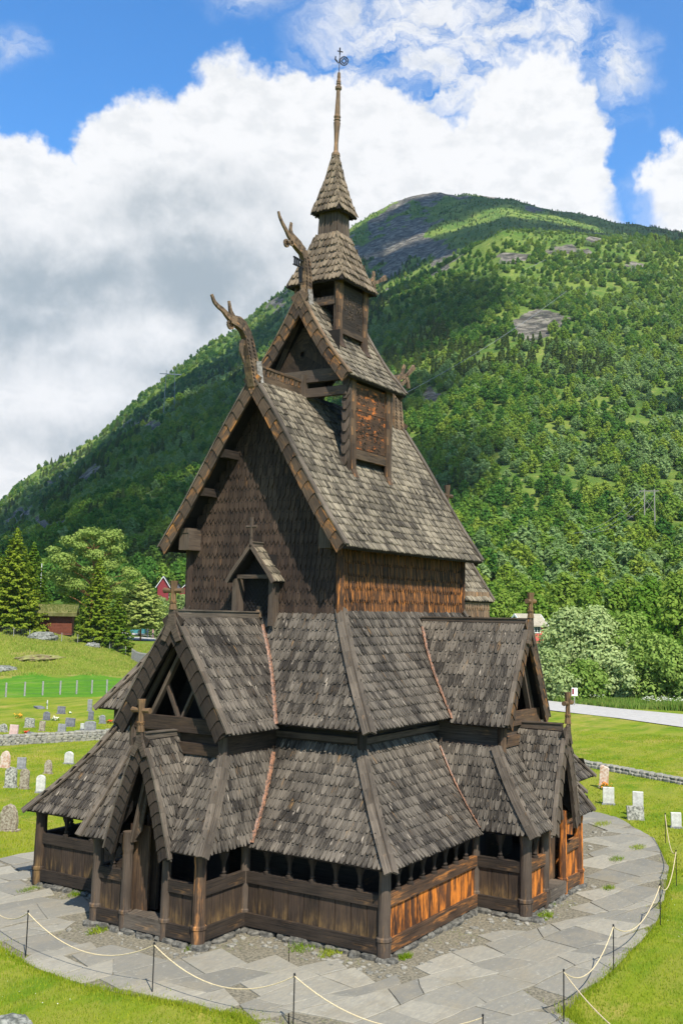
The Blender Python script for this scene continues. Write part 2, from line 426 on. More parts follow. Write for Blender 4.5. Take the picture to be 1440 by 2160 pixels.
# hips (boards) and valleys (copper)
def hipboards(path, wa, wb, name='hip_board', wd=.2, up=.06, mat='hip'):
    """path bottom->top; wa, wb: horizontal unit vectors pointing away from the corner into either slope"""
    mb = MB(); P = [V(p)+Z*up for p in path]; wa, wb = V(wa), V(wb)
    for w in (wa, wb):
        for i in range(len(P)-1):
            t = (P[i+1]-P[i]).normalized(); q = w-t*w.dot(t); q.normalize()
            nn = t.cross(q); 
            if nn.z < 0: nn = -nn
            a, b = P[i], P[i+1]
            lo = a-nn*.02; 
            mb.hexa([a, a+q*wd, a+q*wd+nn*.06, a+nn*.06, b, b+q*wd, b+q*wd+nn*.06, b+nn*.06])
    return part(name, mb, M[mat])
def zs(a, b, n=8): return [a+(b-a)*i/n for i in range(n+1)]
hp0 = dict(up=.075, wd=.19)
for s in (-1, 1):
    hipboards([(xw0(z)-.05, s*(ys0(z)+.05), z) for z in zs(Z0a-.06, Z0b)], Y*-s, X, **hp0)
    hipboards([(xb0(z)-.04, s*(yb0(z)+.04), z) for z in zs(ZB0-.05, ZB1)], Y*-s, X, **hp0)
    hipboards([(XS+s*(sb0(z)+.04), -ysb0(z)-.04, z) for z in zs(ZB0-.05, ZB1)], X*-s, Y, **hp0)
hipboards([(XE0-(z-Z0a)*.7, -ys0(z), z) for z in zs(Z0a-.06, Z0b)], X*-1, Y, **hp0)
def valley(path, wa, wb, wd=.075, up=.12):
    mb = MB(); P = [V(p)+Z*up for p in path]
    for w in (V(wa), V(wb)):
        for i in range(len(P)-1):
            t = (P[i+1]-P[i]).normalized(); q = w-t*w.dot(t); q.normalize(); nn = t.cross(q)
            if nn.z < 0: nn = -nn
            a, b = P[i], P[i+1]
            mb.hexa([a, a+q*wd, a+q*wd+nn*.012, a+nn*.012, b, b+q*wd*.7, b+q*wd*.7+nn*.012, b+nn*.012])
    return part('valley_flashing', mb, M['copper'])
def up1(v): v = V(v); return v
valley([(xw0(z)-.03, -yb0(z)-.03, z) for z in zs(ZB0-.1, 4.3)], (-.6, 0, -.5), (0, -.6, .0), wd=.09, up=.135)
valley([(XS-sb0(z)-.02, -ys0(z)-.02, z) for z in zs(ZB0-.05, 4.3)], (0, -.6, -.6), (-.6, 0, 0), wd=.04)
valley([(XS+sb0(z)+.02, -ys0(z)-.02, z) for z in zs(ZB0-.05, 4.3)], (0, -.6, -.6), (.6, 0, 0), wd=.06)

# ---- second tier (aisle roof) with its gabled dormers
Z1a, Z1b = 5.26, 8.52
xw1 = flare(Z1a, Z1b, 2.29, 4.08); ys1 = flare(Z1a, Z1b, 5.05, 2.93); xe1 = tab([(Z1a, 14.1), (Z1b, 12.3)])
yd = tab([(5.12, 2.03), (6.2, 1.37), (7.1, .80), (8.26, 0.)]); ZDa, ZDb = 5.12, 8.26
def ydS(z): return yd(z)*.84
kw1 = dict(w=.175, ex=.35, th=.03)
roof('aisle_roof', (0, 0, 0), Y, -X, lambda z: -xw1(z), Z1a, Z1b, lambda z: [(-ys1(z), -yd(z)), (yd(z), ys1(z))], M['roof_lo'], **kw1)
roof('aisle_roof', (0, 0, 0), X, -Y, ys1, Z1a, Z1b, lambda z: [(xw1(z), XS-ydS(z)), (XS+ydS(z), xe1(z))], M['roof_lo'], **dict(kw1, w=.16, ex=.31))
roof('aisle_roof', (0, 0, 0), X, Y, ys1, Z1a, Z1b, lambda z: [(xw1(z), xe1(z))], M['roof_lo'], **dict(kw1, w=.3, ex=.5))
roof('aisle_roof', (0, 0, 0), Y, X, xe1, Z1a, Z1b, lambda z: [(-ys1(z), ys1(z))], M['roof_lo'], **dict(kw1, w=.3, ex=.5))
for s in (-1, 1):
    roof('dormer_roof', (0, 0, 0), X, Y*s, yd, ZDa, ZDb, lambda z: [(.01, xw1(z) if z > Z1a else 2.29)], M['roof_lo'], **dict(kw1, w=.17, ex=.33))
    roof('dormer_roof', (XS, 0, 0), Y, X*s, ydS, ZDa, ZDb, lambda z: [(-6.97, -ys1(z) if z > Z1a else -5.05)], M['roof_lo'], **dict(kw1, w=.19, ex=.42))
zl = [ZDa+(ZDb-ZDa)*i/12 for i in range(13)]
for s in (-1, 1):
    verge([(-.01, s*yd(z), z+.05) for z in zl], -X, .42, M['tar'], step=.36, cap=.22)
    verge([(XS+s*ydS(z), -6.99, z+.05) for z in zl], -Y, .34, M['gold'], step=.36, cap=.14)
ridge((.1, 0, 8.25), (4.0, 0, 8.22), .34, mat='hip'); ridge((XS, -6.95, 8.22), (XS, -3.15, 8.19), .28, mat='beam')
finial((-.04, 0, 8.2), -X, .95, .36, 'beam'); cross((-.05, 0, 8.45), .8, Y, .34, 1.05)
finial((XS, -7.02, 8.2), -Y, .95, .34, 'beam'); cross((XS, -7.03, 8.4), .8, X, .32, 1.05)
for s in (-1, 1):
    hipboards([(xw1(z)-.05, s*(ys1(z)+.05), z) for z in zs(Z1a-.07, Z1b)], Y*-s, X, up=.08, wd=.2)
hipboards([(xe1(z)+.05, -ys1(z)-.05, z) for z in zs(Z1a-.07, Z1b)], X*-1, Y, up=.08, wd=.2)
valley([(xw1(z)-.02, -yd(z)-.02, z) for z in zs(Z1a-.12, 7.9)], (-.6, 0, -.6), (0, -.6, 0), wd=.065, up=.125)
valley([(XS-ydS(z)-.02, -ys1(z)-.02, z) for z in zs(Z1a-.12, 7.9)], (0, -.6, -.6), (-.6, 0, 0), wd=.065, up=.125)
# carved knob at the inner end of the west dormer ridge
mb = MB(); mb.lathe((4.02, 0, 8.2), [(0, .1), (.06, .16), (.2, .17), (.3, .12), (.38, .14), (.45, .05)], 8); part('carved_knob', mb, M['carve'])

# ---- nave walls
ZN = 10.45
def gw(z): return 2.91 if z < 10.7 else max(0.02, (15.55-z)*3.51/5.35*.92)
roof('nave_wall', (4.04, 0, 0), Y, -X, lambda z: 0., 8.35, 15.2, lambda z: [(-gw(z), gw(z))], M['wall_w'], w=.17, ex=.37, th=.026, shape=2, slab=.12)
roof('nave_wall', (0, -2.91, 0), X, -Y, lambda z: 0., 8.38, 10.7, lambda z: [(4.04, 12.3)], M['wall_s'], w=.15, ex=.36, th=.026, shape=2, slab=.12)
mb = MB(); mb.box(4.2, 12.25, 2.8, 2.91, 8.3, 10.7, 'x'); mb.box(12.2, 12.3, -2.78, 2.78, 8.3, 10.7, 'y')
mb.prism([(12.3, -2.9, 10.7), (12.3, 2.9, 10.7), (12.3, 0, 15.4)], (-.1, 0, 0)); part('nave_wall', mb, M['tar'])
for x, y in ((4.0, -2.93), (4.0, 2.93), (12.3, -2.93)):
    mb = MB(); mb.tube([(x, y, 8.3), (x, y, 9.3), (x, y, 10.6)], [.11, .13, .13], 8); part('corner_post', mb, M['wall_s'] if y < 0 else M['wall_w'])
for s in (-1, 1):       # wall plate ends jutting under the verges
    mb = MB(); mb.beam((3.42, s*2.72, 10.66), (4.1, s*2.72, 10.66), .42, .62); mb.beam((3.40, s*2.72, 10.98), (4.1, s*2.72, 10.98), .36, .16)
    part('plate_end', mb, M['beam'])
for s, z in ((1, 13.4), (-1, 13.4), (1, 12.2), (-1, 12.2)):
    mb = MB(); yy = s*((15.7-z)*.655-.35); mb.beam((3.3, yy, z), (4.1, yy, z), .2, .26); part('purlin_end', mb, M['tar'])
# small west window with its own little gable
mb = MB(); wx = 3.62
for y in (-.70, .70): mb.beam((wx, y, 8.0), (wx, y, 9.55), .17, .12, up=(1, 0, 0))
for s in (-1, 1): mb.box(wx+.08, 4.03, s*.66-.03, s*.66+.03, 8.1, 9.45)
mb.beam((wx, -.75, 9.5), (wx, .75, 9.5), .12, .12)
wf = part('window_frame', mb, M['beam'])
mb = MB(); mb.box(3.93, 3.99, -.6, .6, 8.3, 10.2)
mb.build('window_recess', M['inner'], wf)
mb = MB()
for k in range(-5, 9):
    for sg in (-1, 1):
        p, q = V((3.9, -.55, 8.35+k*.19)), V((3.9, .55, 8.35+k*.19+sg*1.1*1.3))
        pts = [p+(q-p)*i/12 for i in range(13)]; pts = [a for a in pts if 8.35 < a.z < 10.0]
        if len(pts) > 1: mb.beam(pts[0], pts[-1], .012, .012)
mb.build('lead_lattice', M['iron'], wf)
yg = tab([(9.35, .90), (10.45, 0)])
for s in (-1, 1):
    roof('window_gable_roof', (0, 0, 0), X, Y*s, yg, 9.35, 10.45, lambda z: [(3.42, 4.02)], M['roof_hi'], w=.14, ex=.3, th=.03)
    mb = MB(); P = [V((3.40, s*yg(z), z+.02)) for z in zs(9.3, 10.45, 4)]
    for a, b in zip(P[:-1], P[1:]): mb.beam(a, b, .06, .12, up=(0, s*.77, .63))
    part('window_gable_board', mb, M['beam'])
ridge((3.4, 0, 10.5), (4.0, 0, 10.5), .1, .08, mat='hip')
cross((3.42, 0, 10.48), .85, Y, .2, .6, 'beam')

# ---- nave roof
Z2a, Z2b = 10.36, 15.72
yr2 = tab([(Z2a, 3.58), (11.5, 2.76), (12.72, 1.98), (14.3, .98), (Z2b, 0.)])
XW2, XE2 = 3.24, 12.66
for s in (-1, 1):
    roof('nave_roof', (0, 0, 0), X, Y*s, yr2, Z2a, Z2b, lambda z: [(XW2, XE2)], M['roof_hi'], w=.15, ex=.28, th=.028, slab=.10)
zl = [Z2a+(Z2b-Z2a)*i/16 for i in range(17)]
for s in (-1, 1):
    verge([(XW2-.03, s*yr2(z), z+.06) for z in zl], -X, .35, M['gold'], step=.46, cap=.2)
    verge([(XE2+.03, s*yr2(z), z+.06) for z in zl], X, .34, M['beam'], step=.46, cap=.2)
# pierced ridge crest
def crest(x0, x1, z, name='ridge_crest', h=.42):
    mb = MB(); mb.beam((x0, 0, z), (x1, 0, z-.02), .12, .2)
    n = int((x1-x0)/.2); w = (x1-x0)/n
    for k in range(n):
        xa = x0+k*w
        mb.beam((xa+w*.12, 0, z+.1), (xa+w*.12, 0, z+h-.08), w*.26, .06, up=(0, 1, 0))
        mb.tube([(xa+w*.62+math.cos(t)*w*.34, 0, z+h*.52+math.sin(t)*h*.26) for t in [i*PI/5 for i in range(11)]], .028, 5, squash=1.2, caps=False)
    mb.beam((x0, 0, z+h-.04), (x1, 0, z+h-.06), .1, .08)
    return part(name, mb, M['gold'])
crest(3.55, 6.0, 15.78); crest(9.2, 12.3, 15.78)
mb = MB(); mb.beam((5.95, -.05, 15.6), (5.95, -.05, 16.35), .3, .2, up=(0, 1, 0)); part('ridge_block', mb, M['beam'])

# ---- lower turret (straddles the ridge)
Z3a, Z3b = 16.11, 19.05
yr3 = tab([(Z3a, 2.05), (17.0, 1.30), (17.8, .74), (Z3b, 0.)])
for s in (-1, 1):
    roof('turret_roof', (0, 0, 0), X, Y*s, yr3, Z3a, Z3b, lambda z: [(5.67, 9.43)], M['roof_hi'], w=.14, ex=.27, th=.03, slab=.08)
zl = [Z3a+(Z3b-Z3a)*i/10 for i in range(11)]
for s in (-1, 1):
    verge([(5.64, s*yr3(z), z+.06) for z in zl], -X, .36, M['gold'], step=.40, cap=.17, capmat=M['carve'])
    verge([(9.46, s*yr3(z), z+.06) for z in zl], X, .32, M['beam'], step=.40, cap=.17)
# gable boards with round hole, tie beams
mb = MB()
cy, czh, hr = .18, 17.15, .1
tri = [(-1.32, 16.42), (1.32, 16.42), (0, 18.35)]
ring = [(cy+hr*math.cos(k*PI/6), czh+hr*math.sin(k*PI/6)) for k in range(12)]
def onedge(y, z):
    best = None
    for (a, b) in zip(tri, tri[1:]+tri[:1]):
        dx, dz = y-cy, z-czh; ex, ez = b[0]-a[0], b[1]-a[1]; den = dx*ez-dz*ex
        if abs(den) < 1e-9: continue
        t = ((a[0]-cy)*ez-(a[1]-czh)*ex)/den; u = ((a[0]-cy)*dz-(a[1]-czh)*dx)/den
        if t > 0 and -1e-6 <= u <= 1+1e-6 and (best is None or t < best): best = t
    return (cy+(y-cy)*best, czh+(z-czh)*best)
outer = [onedge(*r) for r in ring]
for k in range(12):
    j = (k+1) % 12
    q = [ring[k], outer[k], outer[j], ring[j]]
    mb.prism([(6.22, y, z) for y, z in q], (-.06, 0, 0))
part('turret_gable_wall', mb, M['tar_low'])
mb = MB(); mb.box(6.3, 6.34, -1.2, 1.2, 16.4, 17.9, 'y'); part('turret_inner_wall', mb, M['inner'])
mb = MB()
mb.beam((6.05, -1.62, 16.30), (6.05, 1.62, 16.30), .2, .42); part('tie_beam', mb, M['beam'])
mb = MB(); mb.beam((6.0, -1.75, 15.72), (6.0, -.1, 15.72), .18, .3); part('tie_beam', mb, M['beam'])
mb = MB(); mb.beam((6.0, .1, 15.72), (6.0, 1.75, 15.72), .18, .3); part('tie_beam', mb, M['beam'])
for s in (-1, 1):
    mb = MB()
    for i in range(8):
        z0_, z1_ = 16.4+i*.25, 16.65+i*.25; mb.beam((6.12, s*(19.05-z0_)*.5, z0_), (6.12, s*(19.05-z1_)*.5, z1_), .1, .14)
    part('turret_rafter', mb, M['beam'])
def roof_z(y):   # nave roof height at |y|
    z = np.linspace(Z2a, Z2b, 60); yy = [yr2(a) for a in z]
    return float(np.interp(-abs(y), [-v for v in yy], z))
def yatz(z): return yr2(z)
for s in (-1, 1):
    # carved side panel of three boards, with sill beam
    mb = MB(); rngp = random.Random(3)
    zb = 13.75
    for k, (a, b) in enumerate(((13.85, 14.42), (14.44, 15.12), (15.14, 16.05))):
        mb.box(6.45, 8.5, s*1.74-.03, s*1.74+.03, a, b, 'x')
    for k in range(70):
        x, z = rngp.uniform(6.55, 8.4), rngp.uniform(13.9, 15.9)
        r = rngp.uniform(.05, .11); a0 = rngp.uniform(0, 6); n = 7
        mb.tube([(x+math.cos(a0+i*.65)*r*(1-i*.07), s*1.775, z+math.sin(a0+i*.65)*r*(1-i*.07)) for i in range(n)], .014, 4, m=1, caps=False)
    part('turret_side_panel', mb, [M['panel'], M['tar']])
    mb = MB(); mb.box(6.45, 8.5, s*1.76-.06, s*1.76+.06, 13.5, 13.82, 'x'); part('turret_sill', mb, M['gold'])
    mb = MB(); mb.box(6.2, 8.75, s*1.60-.03, s*1.60+.03, 13.0, 16.3, 'x'); part('turret_inner_wall', mb, M['inner'])
    for xa, bow in ((6.25, -1), (8.62, 1)):
        mb = MB(); n = 12; prev = None
        for i in range(n+1):
            t = i/n; z = 16.2-3.35*t
            yo = max(1.80, yatz(z)+.02) if t > .6 else 1.80
            x = xa+.05*bow*0+(.16*t*t if bow < 0 else .05*t*t)
            c = V((x, s*(yo), z)); w = .34-.08*t+.06*abs(.5-t)
            ringp = [c+V((-w/2, -.04, 0)), c+V((w/2, -.04, 0)), c+V((w/2, .04, 0)), c+V((-w/2, .04, 0))]
            if prev: mb.hexa(ringp+prev)
            prev = ringp
        lb = part('turret_leg_board', mb, M['post_o'])
    # west-facing face of the leg: scalloped strip
    mb = MB()
    for i in range(8):
        z = 13.2+i*.37
        if z > 15.9: break
        mb.shingle(V((6.05, s*1.70, z)), Y, -Z, -X, .30, .5, .05, 1)
    mb.box(6.06, 6.12, s*1.7-.15, s*1.7+.15, 12.95, 16.1); part('turret_corner_post', mb, M['beam'])
    mb = MB(); mb.box(8.75, 8.85, s*1.7-.15, s*1.7+.15, 12.95, 16.1); part('turret_corner_post', mb, M['beam'])

# ---- upper turret
TX = 7.62
B = .84
for s in (-1, 1):
    for k, xa in enumerate((TX-B, TX+B)):
        mb = MB(); n = 10; prev = None
        for i in range(n+1):
            t = i/n; z = 19.85-2.45*t; yo = B+.02
            if t > .75: yo = max(yo, yr3(z)+.04)
            w = .30+.07*math.sin(t*9); c = V((xa, s*yo, z))
            r_ = [c+V((-w/2, -.05, 0)), c+V((w/2, -.05, 0)), c+V((w/2, .05, 0)), c+V((-w/2, .05, 0))]
            if prev: mb.hexa(r_+prev)
            prev = r_
        part('upper_leg_board', mb, M['post_o'])
        mb = MB(); mb.beam((xa, s*(B-.06), 17.4), (xa, s*(B-.06), 19.9), .16, .2, up=(0, 1, 0)); part('upper_post', mb, M['beam'])
    mb = MB(); mb.box(TX-B+.16, TX+B-.16, s*B-.03, s*B+.03, 18.15, 19.7, 'x')
    for k in range(44):
        x, z = rngp.uniform(TX-B+.25, TX+B-.25), rngp.uniform(18.25, 19.5); r = rngp.uniform(.04, .09); a0 = rngp.uniform(0, 6)
        mb.tube([(x+math.cos(a0+i*.7)*r*(1-i*.08), s*(B+.04), z+math.sin(a0+i*.7)*r*(1-i*.08)) for i in range(6)], .012, 4, m=1, caps=False)
    part('upper_side_panel', mb, [M['tar'], M['beam']])
    mb = MB(); mb.box(TX-B+.14, TX+B-.14, s*(B+.01)-.05, s*(B+.01)+.05, 17.95, 18.14, 'x'); part('upper_sill', mb, M['gold'])
mb = MB(); mb.beam((TX-B-.05, -B, 19.1), (TX-B-.05, B, 19.1), .1, .3); part('upper_tie_beam', mb, M['beam'])
mb = MB(); mb.box(TX-.3, TX+.3, -.3, .3, 17.0, 20, 'z'); mb.box(TX-B-.03, TX+B+.03, -B+.1, B-.1, 19.75, 19.95, 'x'); part('upper_core', mb, M['inner'])

lean = lambda z: (z-20)*.0      # the spire is near enough plumb
r4 = tab([(19.72, 1.17), (20.1, .99), (20.8, .72), (21.72, .44)])
r5 = tab([(22.5, .60), (22.9, .47), (23.7, .27), (24.9, .045)])
for a, n in ((Y, -X), (X, -Y), (Y, X), (X, Y)):
    roof('pyramid_roof', (TX, 0, 0), a, n, r4, 19.72, 21.72, lambda z: [(-r4(z), r4(z))], M['spire'], w=.17, ex=.3, th=.032, lift=1.4)
    roof('spire_roof', (TX, 0, 0), a, n, r5, 22.5, 24.9, lambda z: [(-r5(z), r5(z))], M['spire'], w=.15, ex=.29, th=.03, lift=1.4)
    mb = MB()
    for k in (-1, 0, 1):
        c0 = V((TX, 0, 21.6))+a*k*.26+n*.42; c1 = V((TX, 0, 22.65))+a*k*.24+n*.37
        mb.beam(c0, c1, .23, .05, up=n)
    part('spire_drum_board', mb, M['beam'])
mb = MB(); mb.box(TX-.34, TX+.34, -.34, .34, 21.5, 22.7); part('spire_core', mb, M['inner'])
mb = MB()
mb.lathe((TX, 0, 24.75), [(0, .16), (.1, .15), (.2, .085), (.5, .075), (1.0, .10), (1.28, .125), (1.33, .10), (1.38, .13), (1.43, .10), (1.5, .13), (1.6, .10), (2.3, .075),
    (2.52, .07), (2.58, .115), (2.66, .12), (2.74, .07), (2.78, .095), (2.82, .07), (2.86, .085), (3.0, .055), (3.04, .065), (3.22, .05)], 14, ax=V((.025, -.0, 1)))
part('spire_pole', mb, M['carve'], smooth=False)
mb = MB(); tp = V((TX+.08, 0, 27.9))
mb.tube([tp, tp+V((.02, 0, 1.03))], .014, 6)
mb.beam(tp+V((-.06, .05, .9)), tp+V((.1, -.08, .9)), .03, .03)
mb.beam(tp+V((.02, 0, .78)), tp+V((.02, 0, 1.05)), .035, .035, up=(0, 1, 0))
av = V((.5157, -.8565, 0))
c = tp+av*.17+Z*.53
for rr in (.145, .075):
    mb.tube([c+av*math.cos(t)*rr+Z*math.sin(t)*rr*1.15 for t in [i*PI/8 for i in range(17)]], .02, 6, caps=False)
for i in range(8):
    t = i*PI/4; mb.beam(c+av*math.cos(t)*.075+Z*math.sin(t)*.08, c+av*math.cos(t)*.145+Z*math.sin(t)*.165, .014, .014)
c2 = tp-av*.04+Z*.57
mb.tube([c2-av*.1+Z*.14, c2-av*.11+Z*.02, c2-av*.05-Z*.05, c2-av*.0-Z*.13, c2+av*.04-Z*.06, c2+av*.05+Z*.05], [.02, .03, .03, .02, .02, .02], 6)
part('weather_vane', mb, M['iron'])

# ---- dragon heads
def dragon(pts, rad, extras, mat='carve', flip=1, lace=True):
    mb = MB()
    P = resample(pts, .12); t = np.linspace(0, 1, len(P)); R = np.interp(t, np.linspace(0, 1, len(rad)), rad)*1.25
    def board(Q, r, k):
        for i in range(len(Q)-1):
            dd = (Q[i+1]-Q[i])*.12; mb.beam(Q[i]-dd, Q[i+1]+dd, r[i]*2, r[i]*k, up=(0, 1, 0), w1=r[i+1]*2, h1=r[i+1]*k)
    board(P, list(R), 1.15)
    for i in range(1, len(P)-1):       # notched crest down the back of the neck
        d_ = (P[i+1]-P[i]).normalized(); sd = d_.cross(Y); sd = sd if sd.x*flip > 0 else -sd
        q = P[i]+sd*R[i]*.95; mb.prism([q-d_*.05-Y*.03, q+d_*.05-Y*.03, q+sd*.075-d_*.03-Y*.03], Y*.06)
    for q, r in extras:
        Q = resample(q, .08); rr = np.interp(np.linspace(0, 1, len(Q)), np.linspace(0, 1, len(r)), r)*1.3
        board(Q, list(rr*.9), 1.1)
    o = part('dragon_head', mb, M[mat])
    mb = MB()
    if lace:
        for i in range(1, int(len(P)*.62)):
            d = (P[min(i+1, len(P)-1)]-P[i-1]).normalized(); sd = d.cross(Y).normalized(); r = R[i]
            for s in (-1, 1):
                for k in (-.55, .5): mb.beam(P[i]+Y*s*r*.55+sd*r*k-d*.03, P[i]+Y*s*r*.63+sd*r*(k+.3)+d*.04, .03, .03)
        mb.build('carved_interlace', M['tar'], o)
    return o
def C2(x, z, y=0): return (x, y, z)
dragon([C2(3.33, 15.5), C2(3.2, 15.9), C2(3.0, 16.5), C2(2.85, 16.95), C2(2.62, 17.2), C2(2.3, 17.28), C2(2.02, 17.3)], [.17, .19, .17, .14, .13, .1],
       [([C2(2.1, 17.3), C2(1.85, 17.38), C2(1.6, 17.5), C2(1.4, 17.54), C2(1.2, 17.64), C2(1.08, 17.82)], [.11, .08, .06, .055, .05, .04]),
        ([C2(2.3, 17.3), C2(2.12, 17.42), C2(1.98, 17.56), C2(1.9, 17.84)], [.08, .06, .05, .035]),
        ([C2(2.9, 17.0), C2(2.75, 17.35), C2(2.45, 17.45), C2(2.2, 17.42)], [.05, .05, .045, .03]),
        ([(2.02+math.cos(t)*.11, .0, 17.14+math.sin(t)*.11) for t in [i*PI/5 for i in range(11)]], [.05, .05]),
        ([C2(2.75, 16.7), C2(2.6, 16.75), C2(2.58, 16.4), C2(2.75, 16.1)], [.05, .06, .05, .03])])
dragon([C2(5.9, 19.0), C2(6.0, 19.4), C2(5.98, 19.9), C2(5.9, 20.35), C2(5.7, 20.62), C2(5.3, 20.72), C2(5.05, 20.8)], [.14, .16, .15, .13, .12, .08],
       [([C2(5.15, 20.8), C2(4.9, 20.9), C2(4.72, 21.05), C2(4.52, 21.2), C2(4.36, 21.36), C2(4.28, 21.52)], [.09, .07, .055, .05, .045, .035]),
        ([C2(5.25, 20.78), C2(5.05, 21.0), C2(4.98, 21.15), C2(5.02, 21.38)], [.07, .06, .05, .04]),
        ([C2(5.85, 20.5), C2(5.6, 20.85), C2(5.25, 20.98), C2(5.05, 21.05)], [.05, .05, .04, .03]),
        ([(4.78+math.cos(t)*.09, .0, 20.6+math.sin(t)*.09) for t in [i*PI/5 for i in range(11)]], [.05, .05]),
        ([(4.95+math.cos(t)*.07, -.08, 20.66+math.sin(t)*.07) for t in [i*PI/5 for i in range(11)]], [.04, .04])])
for x_, z_, dx_ in ((3.42, 16.0, .12), (6.12, 19.1, .10)):      # bleached pierced plaque at the root of each west head
    mb = MB()
    for s in (-1, 1): mb.beam((x_, s*.17, z_-.42), (x_-dx_, s*.15, z_+.25), .26, .03, up=(0, 1, 0))
    part('carved_plaque', mb, M['plaque'])
mb = MB()      # small dark pierced bracket under the upper west head
for k in range(3): mb.beam((5.28+k*.12, 0, 20.02), (5.28+k*.12, 0, 20.28), .04, .05, up=(0, 1, 0))
mb.beam((5.22, 0, 20.28), (5.8, 0, 20.26), .06, .04); mb.beam((5.22, 0, 20.02), (5.8, 0, 20.04), .06, .04); mb.beam((5.62, 0, 20.0), (5.66, 0, 19.5), .08, .1, up=(0, 1, 0))
part('pierced_bracket', mb, M['iron'])
dragon([C2(9.1, 19.0), C2(9.45, 19.6), C2(9.75, 20.2), C2(10.1, 20.65), C2(10.32, 20.88)], [.14, .15, .12, .1],
       [([C2(10.25, 20.8), C2(10.42, 21.0), C2(10.44, 21.3)], [.09, .06, .045]),
        ([C2(10.3, 20.85), C2(10.7, 20.95), C2(11.0, 21.12), C2(11.32, 21.31)], [.06, .05, .05, .09]),
        ([C2(10.0, 20.45), C2(10.3, 20.5), C2(10.55, 20.7), C2(10.5, 20.86)], [.05, .05, .04, .04]),
        ([(10.5+math.cos(t)*.1, .0, 20.52+math.sin(t)*.1) for t in [i*PI/5 for i in range(11)]], [.05, .05])], lace=False)
dragon([C2(12.3, 15.4), C2(12.25, 16.2), C2(12.2, 16.95), C2(12.25, 17.3), C2(12.38, 17.6)], [.3, .26, .2, .12],
       [([C2(12.3, 17.5), C2(12.75, 17.75), C2(12.95, 18.2)], [.09, .07, .05]),
        ([C2(12.4, 17.55), C2(13.0, 17.75), C2(13.3, 17.95), C2(13.72, 18.3)], [.08, .06, .06, .08]),
        ([C2(12.3, 17.3), C2(12.8, 17.4), C2(13.1, 17.65), C2(13.2, 17.7), C2(13.3, 17.35)], [.08, .06, .05, .08, .07])])

# ---- aisle walls, dormer walls, inner walls
mb = MB()
mb.box(2.8, 2.9, -4.5, 4.5, -.05, 5.45, 'y'); mb.box(2.9, 13.4, -4.5, -4.4, -.05, 5.45, 'x'); mb.box(2.9, 13.4, 4.4, 4.5, -.05, 5.45, 'x'); mb.box(13.3, 13.4, -4.4, 4.4, 0, 5.45, 'y')
part('aisle_wall', mb, M['tar'])
mb = MB()
mb.beam((2.72, -4.6, 4.95), (2.72, -1.7, 4.95), .1, .16); mb.beam((2.72, -4.58, 4.95), (XS-1.5, -4.58, 4.95), .1, .16)
part('wall_plate', mb, M['beam'])
mb = MB()
for x, y in ((2.74, -4.58), (2.74, 4.58)): mb.tube([(x, y, 4.3), (x, y, 5.4)], .14, 8)
part('aisle_corner_post', mb, M['tar'])
mb = MB()   # west dormer lower walls
mb.box(.42, .50, -1.62, 1.62, 3.9, 5.05, 'y'); 
for s in (-1, 1): mb.box(.5, 2.8, s*1.62-.04, s*1.62+.04, 3.8, 5.3, 'x')
part('dormer_wall', mb, M['tar_low'])
for z, h in ((5.28, .4), (4.66, .3)):
    mb = MB(); mb.beam((.34, -1.62, z), (.34, 1.62, z), .16, h); part('dormer_beam', mb, M['tar_low'])
mb = MB()
for s in (-1, 1):
    mb.beam((.38, s*1.0, 5.46), (.38, s*-.06, 7.35), .1, .15, up=(1, 0, 0)); mb.beam((.46, s*.08, 5.46), (.46, s*.56, 6.4), .08, .13, up=(1, 0, 0))
    mb.beam((.42, s*1.55, 5.3), (.42, s*.05, 7.75), .12, .12, up=(1, 0, 0))
part('gable_truss', mb, M['beam'])
for s in (-1, 1):
    mb = MB(); mb.tube([(.36, s*1.62, 4.2), (.36, s*1.62, 5.5)], .13, 8); part('dormer_post', mb, M['beam'])
mb = MB()   # back of the west dormer loft
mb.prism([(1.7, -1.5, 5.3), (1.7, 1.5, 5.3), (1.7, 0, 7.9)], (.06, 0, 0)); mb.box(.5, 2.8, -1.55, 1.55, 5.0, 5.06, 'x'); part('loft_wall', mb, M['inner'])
# south dormer
mb = MB(); mb.box(XS-1.36, XS+1.36, -6.62, -6.54, 3.9, 5.1, 'x')
for s in (-1, 1): mb.box(XS+s*1.36-.04, XS+s*1.36+.04, -6.54, -4.5, 3.8, 5.3, 'y')
part('dormer_wall', mb, M['beam'])
for z, h in ((5.28, .42), (4.62, .3)):
    mb = MB(); mb.beam((XS-1.38, -6.68, z), (XS+1.38, -6.68, z), .16, h); part('dormer_beam', mb, M['post_o'])
mb = MB()
for s in (-1, 1):
    mb.beam((XS+s*.85, -6.64, 5.46), (XS-s*.05, -6.64, 7.35), .1, .15, up=(0, 1, 0)); mb.beam((XS+s*1.3, -6.6, 5.3), (XS+s*.05, -6.6, 7.75), .12, .12, up=(0, 1, 0))
part('gable_truss', mb, M['beam'])
for s in (-1, 1):
    mb = MB(); mb.tube([(XS+s*1.36, -6.68, 4.0), (XS+s*1.36, -6.68, 5.5)], .13, 8); part('dormer_post', mb, M['post_o'])
mb = MB(); mb.prism([(XS-1.25, -5.6, 5.3), (XS+1.25, -5.6, 5.3), (XS, -5.6, 7.9)], (0, .06, 0)); mb.box(XS-1.3, XS+1.3, -6.54, -4.6, 5.0, 5.06, 'x'); part('loft_wall', mb, M['inner'])

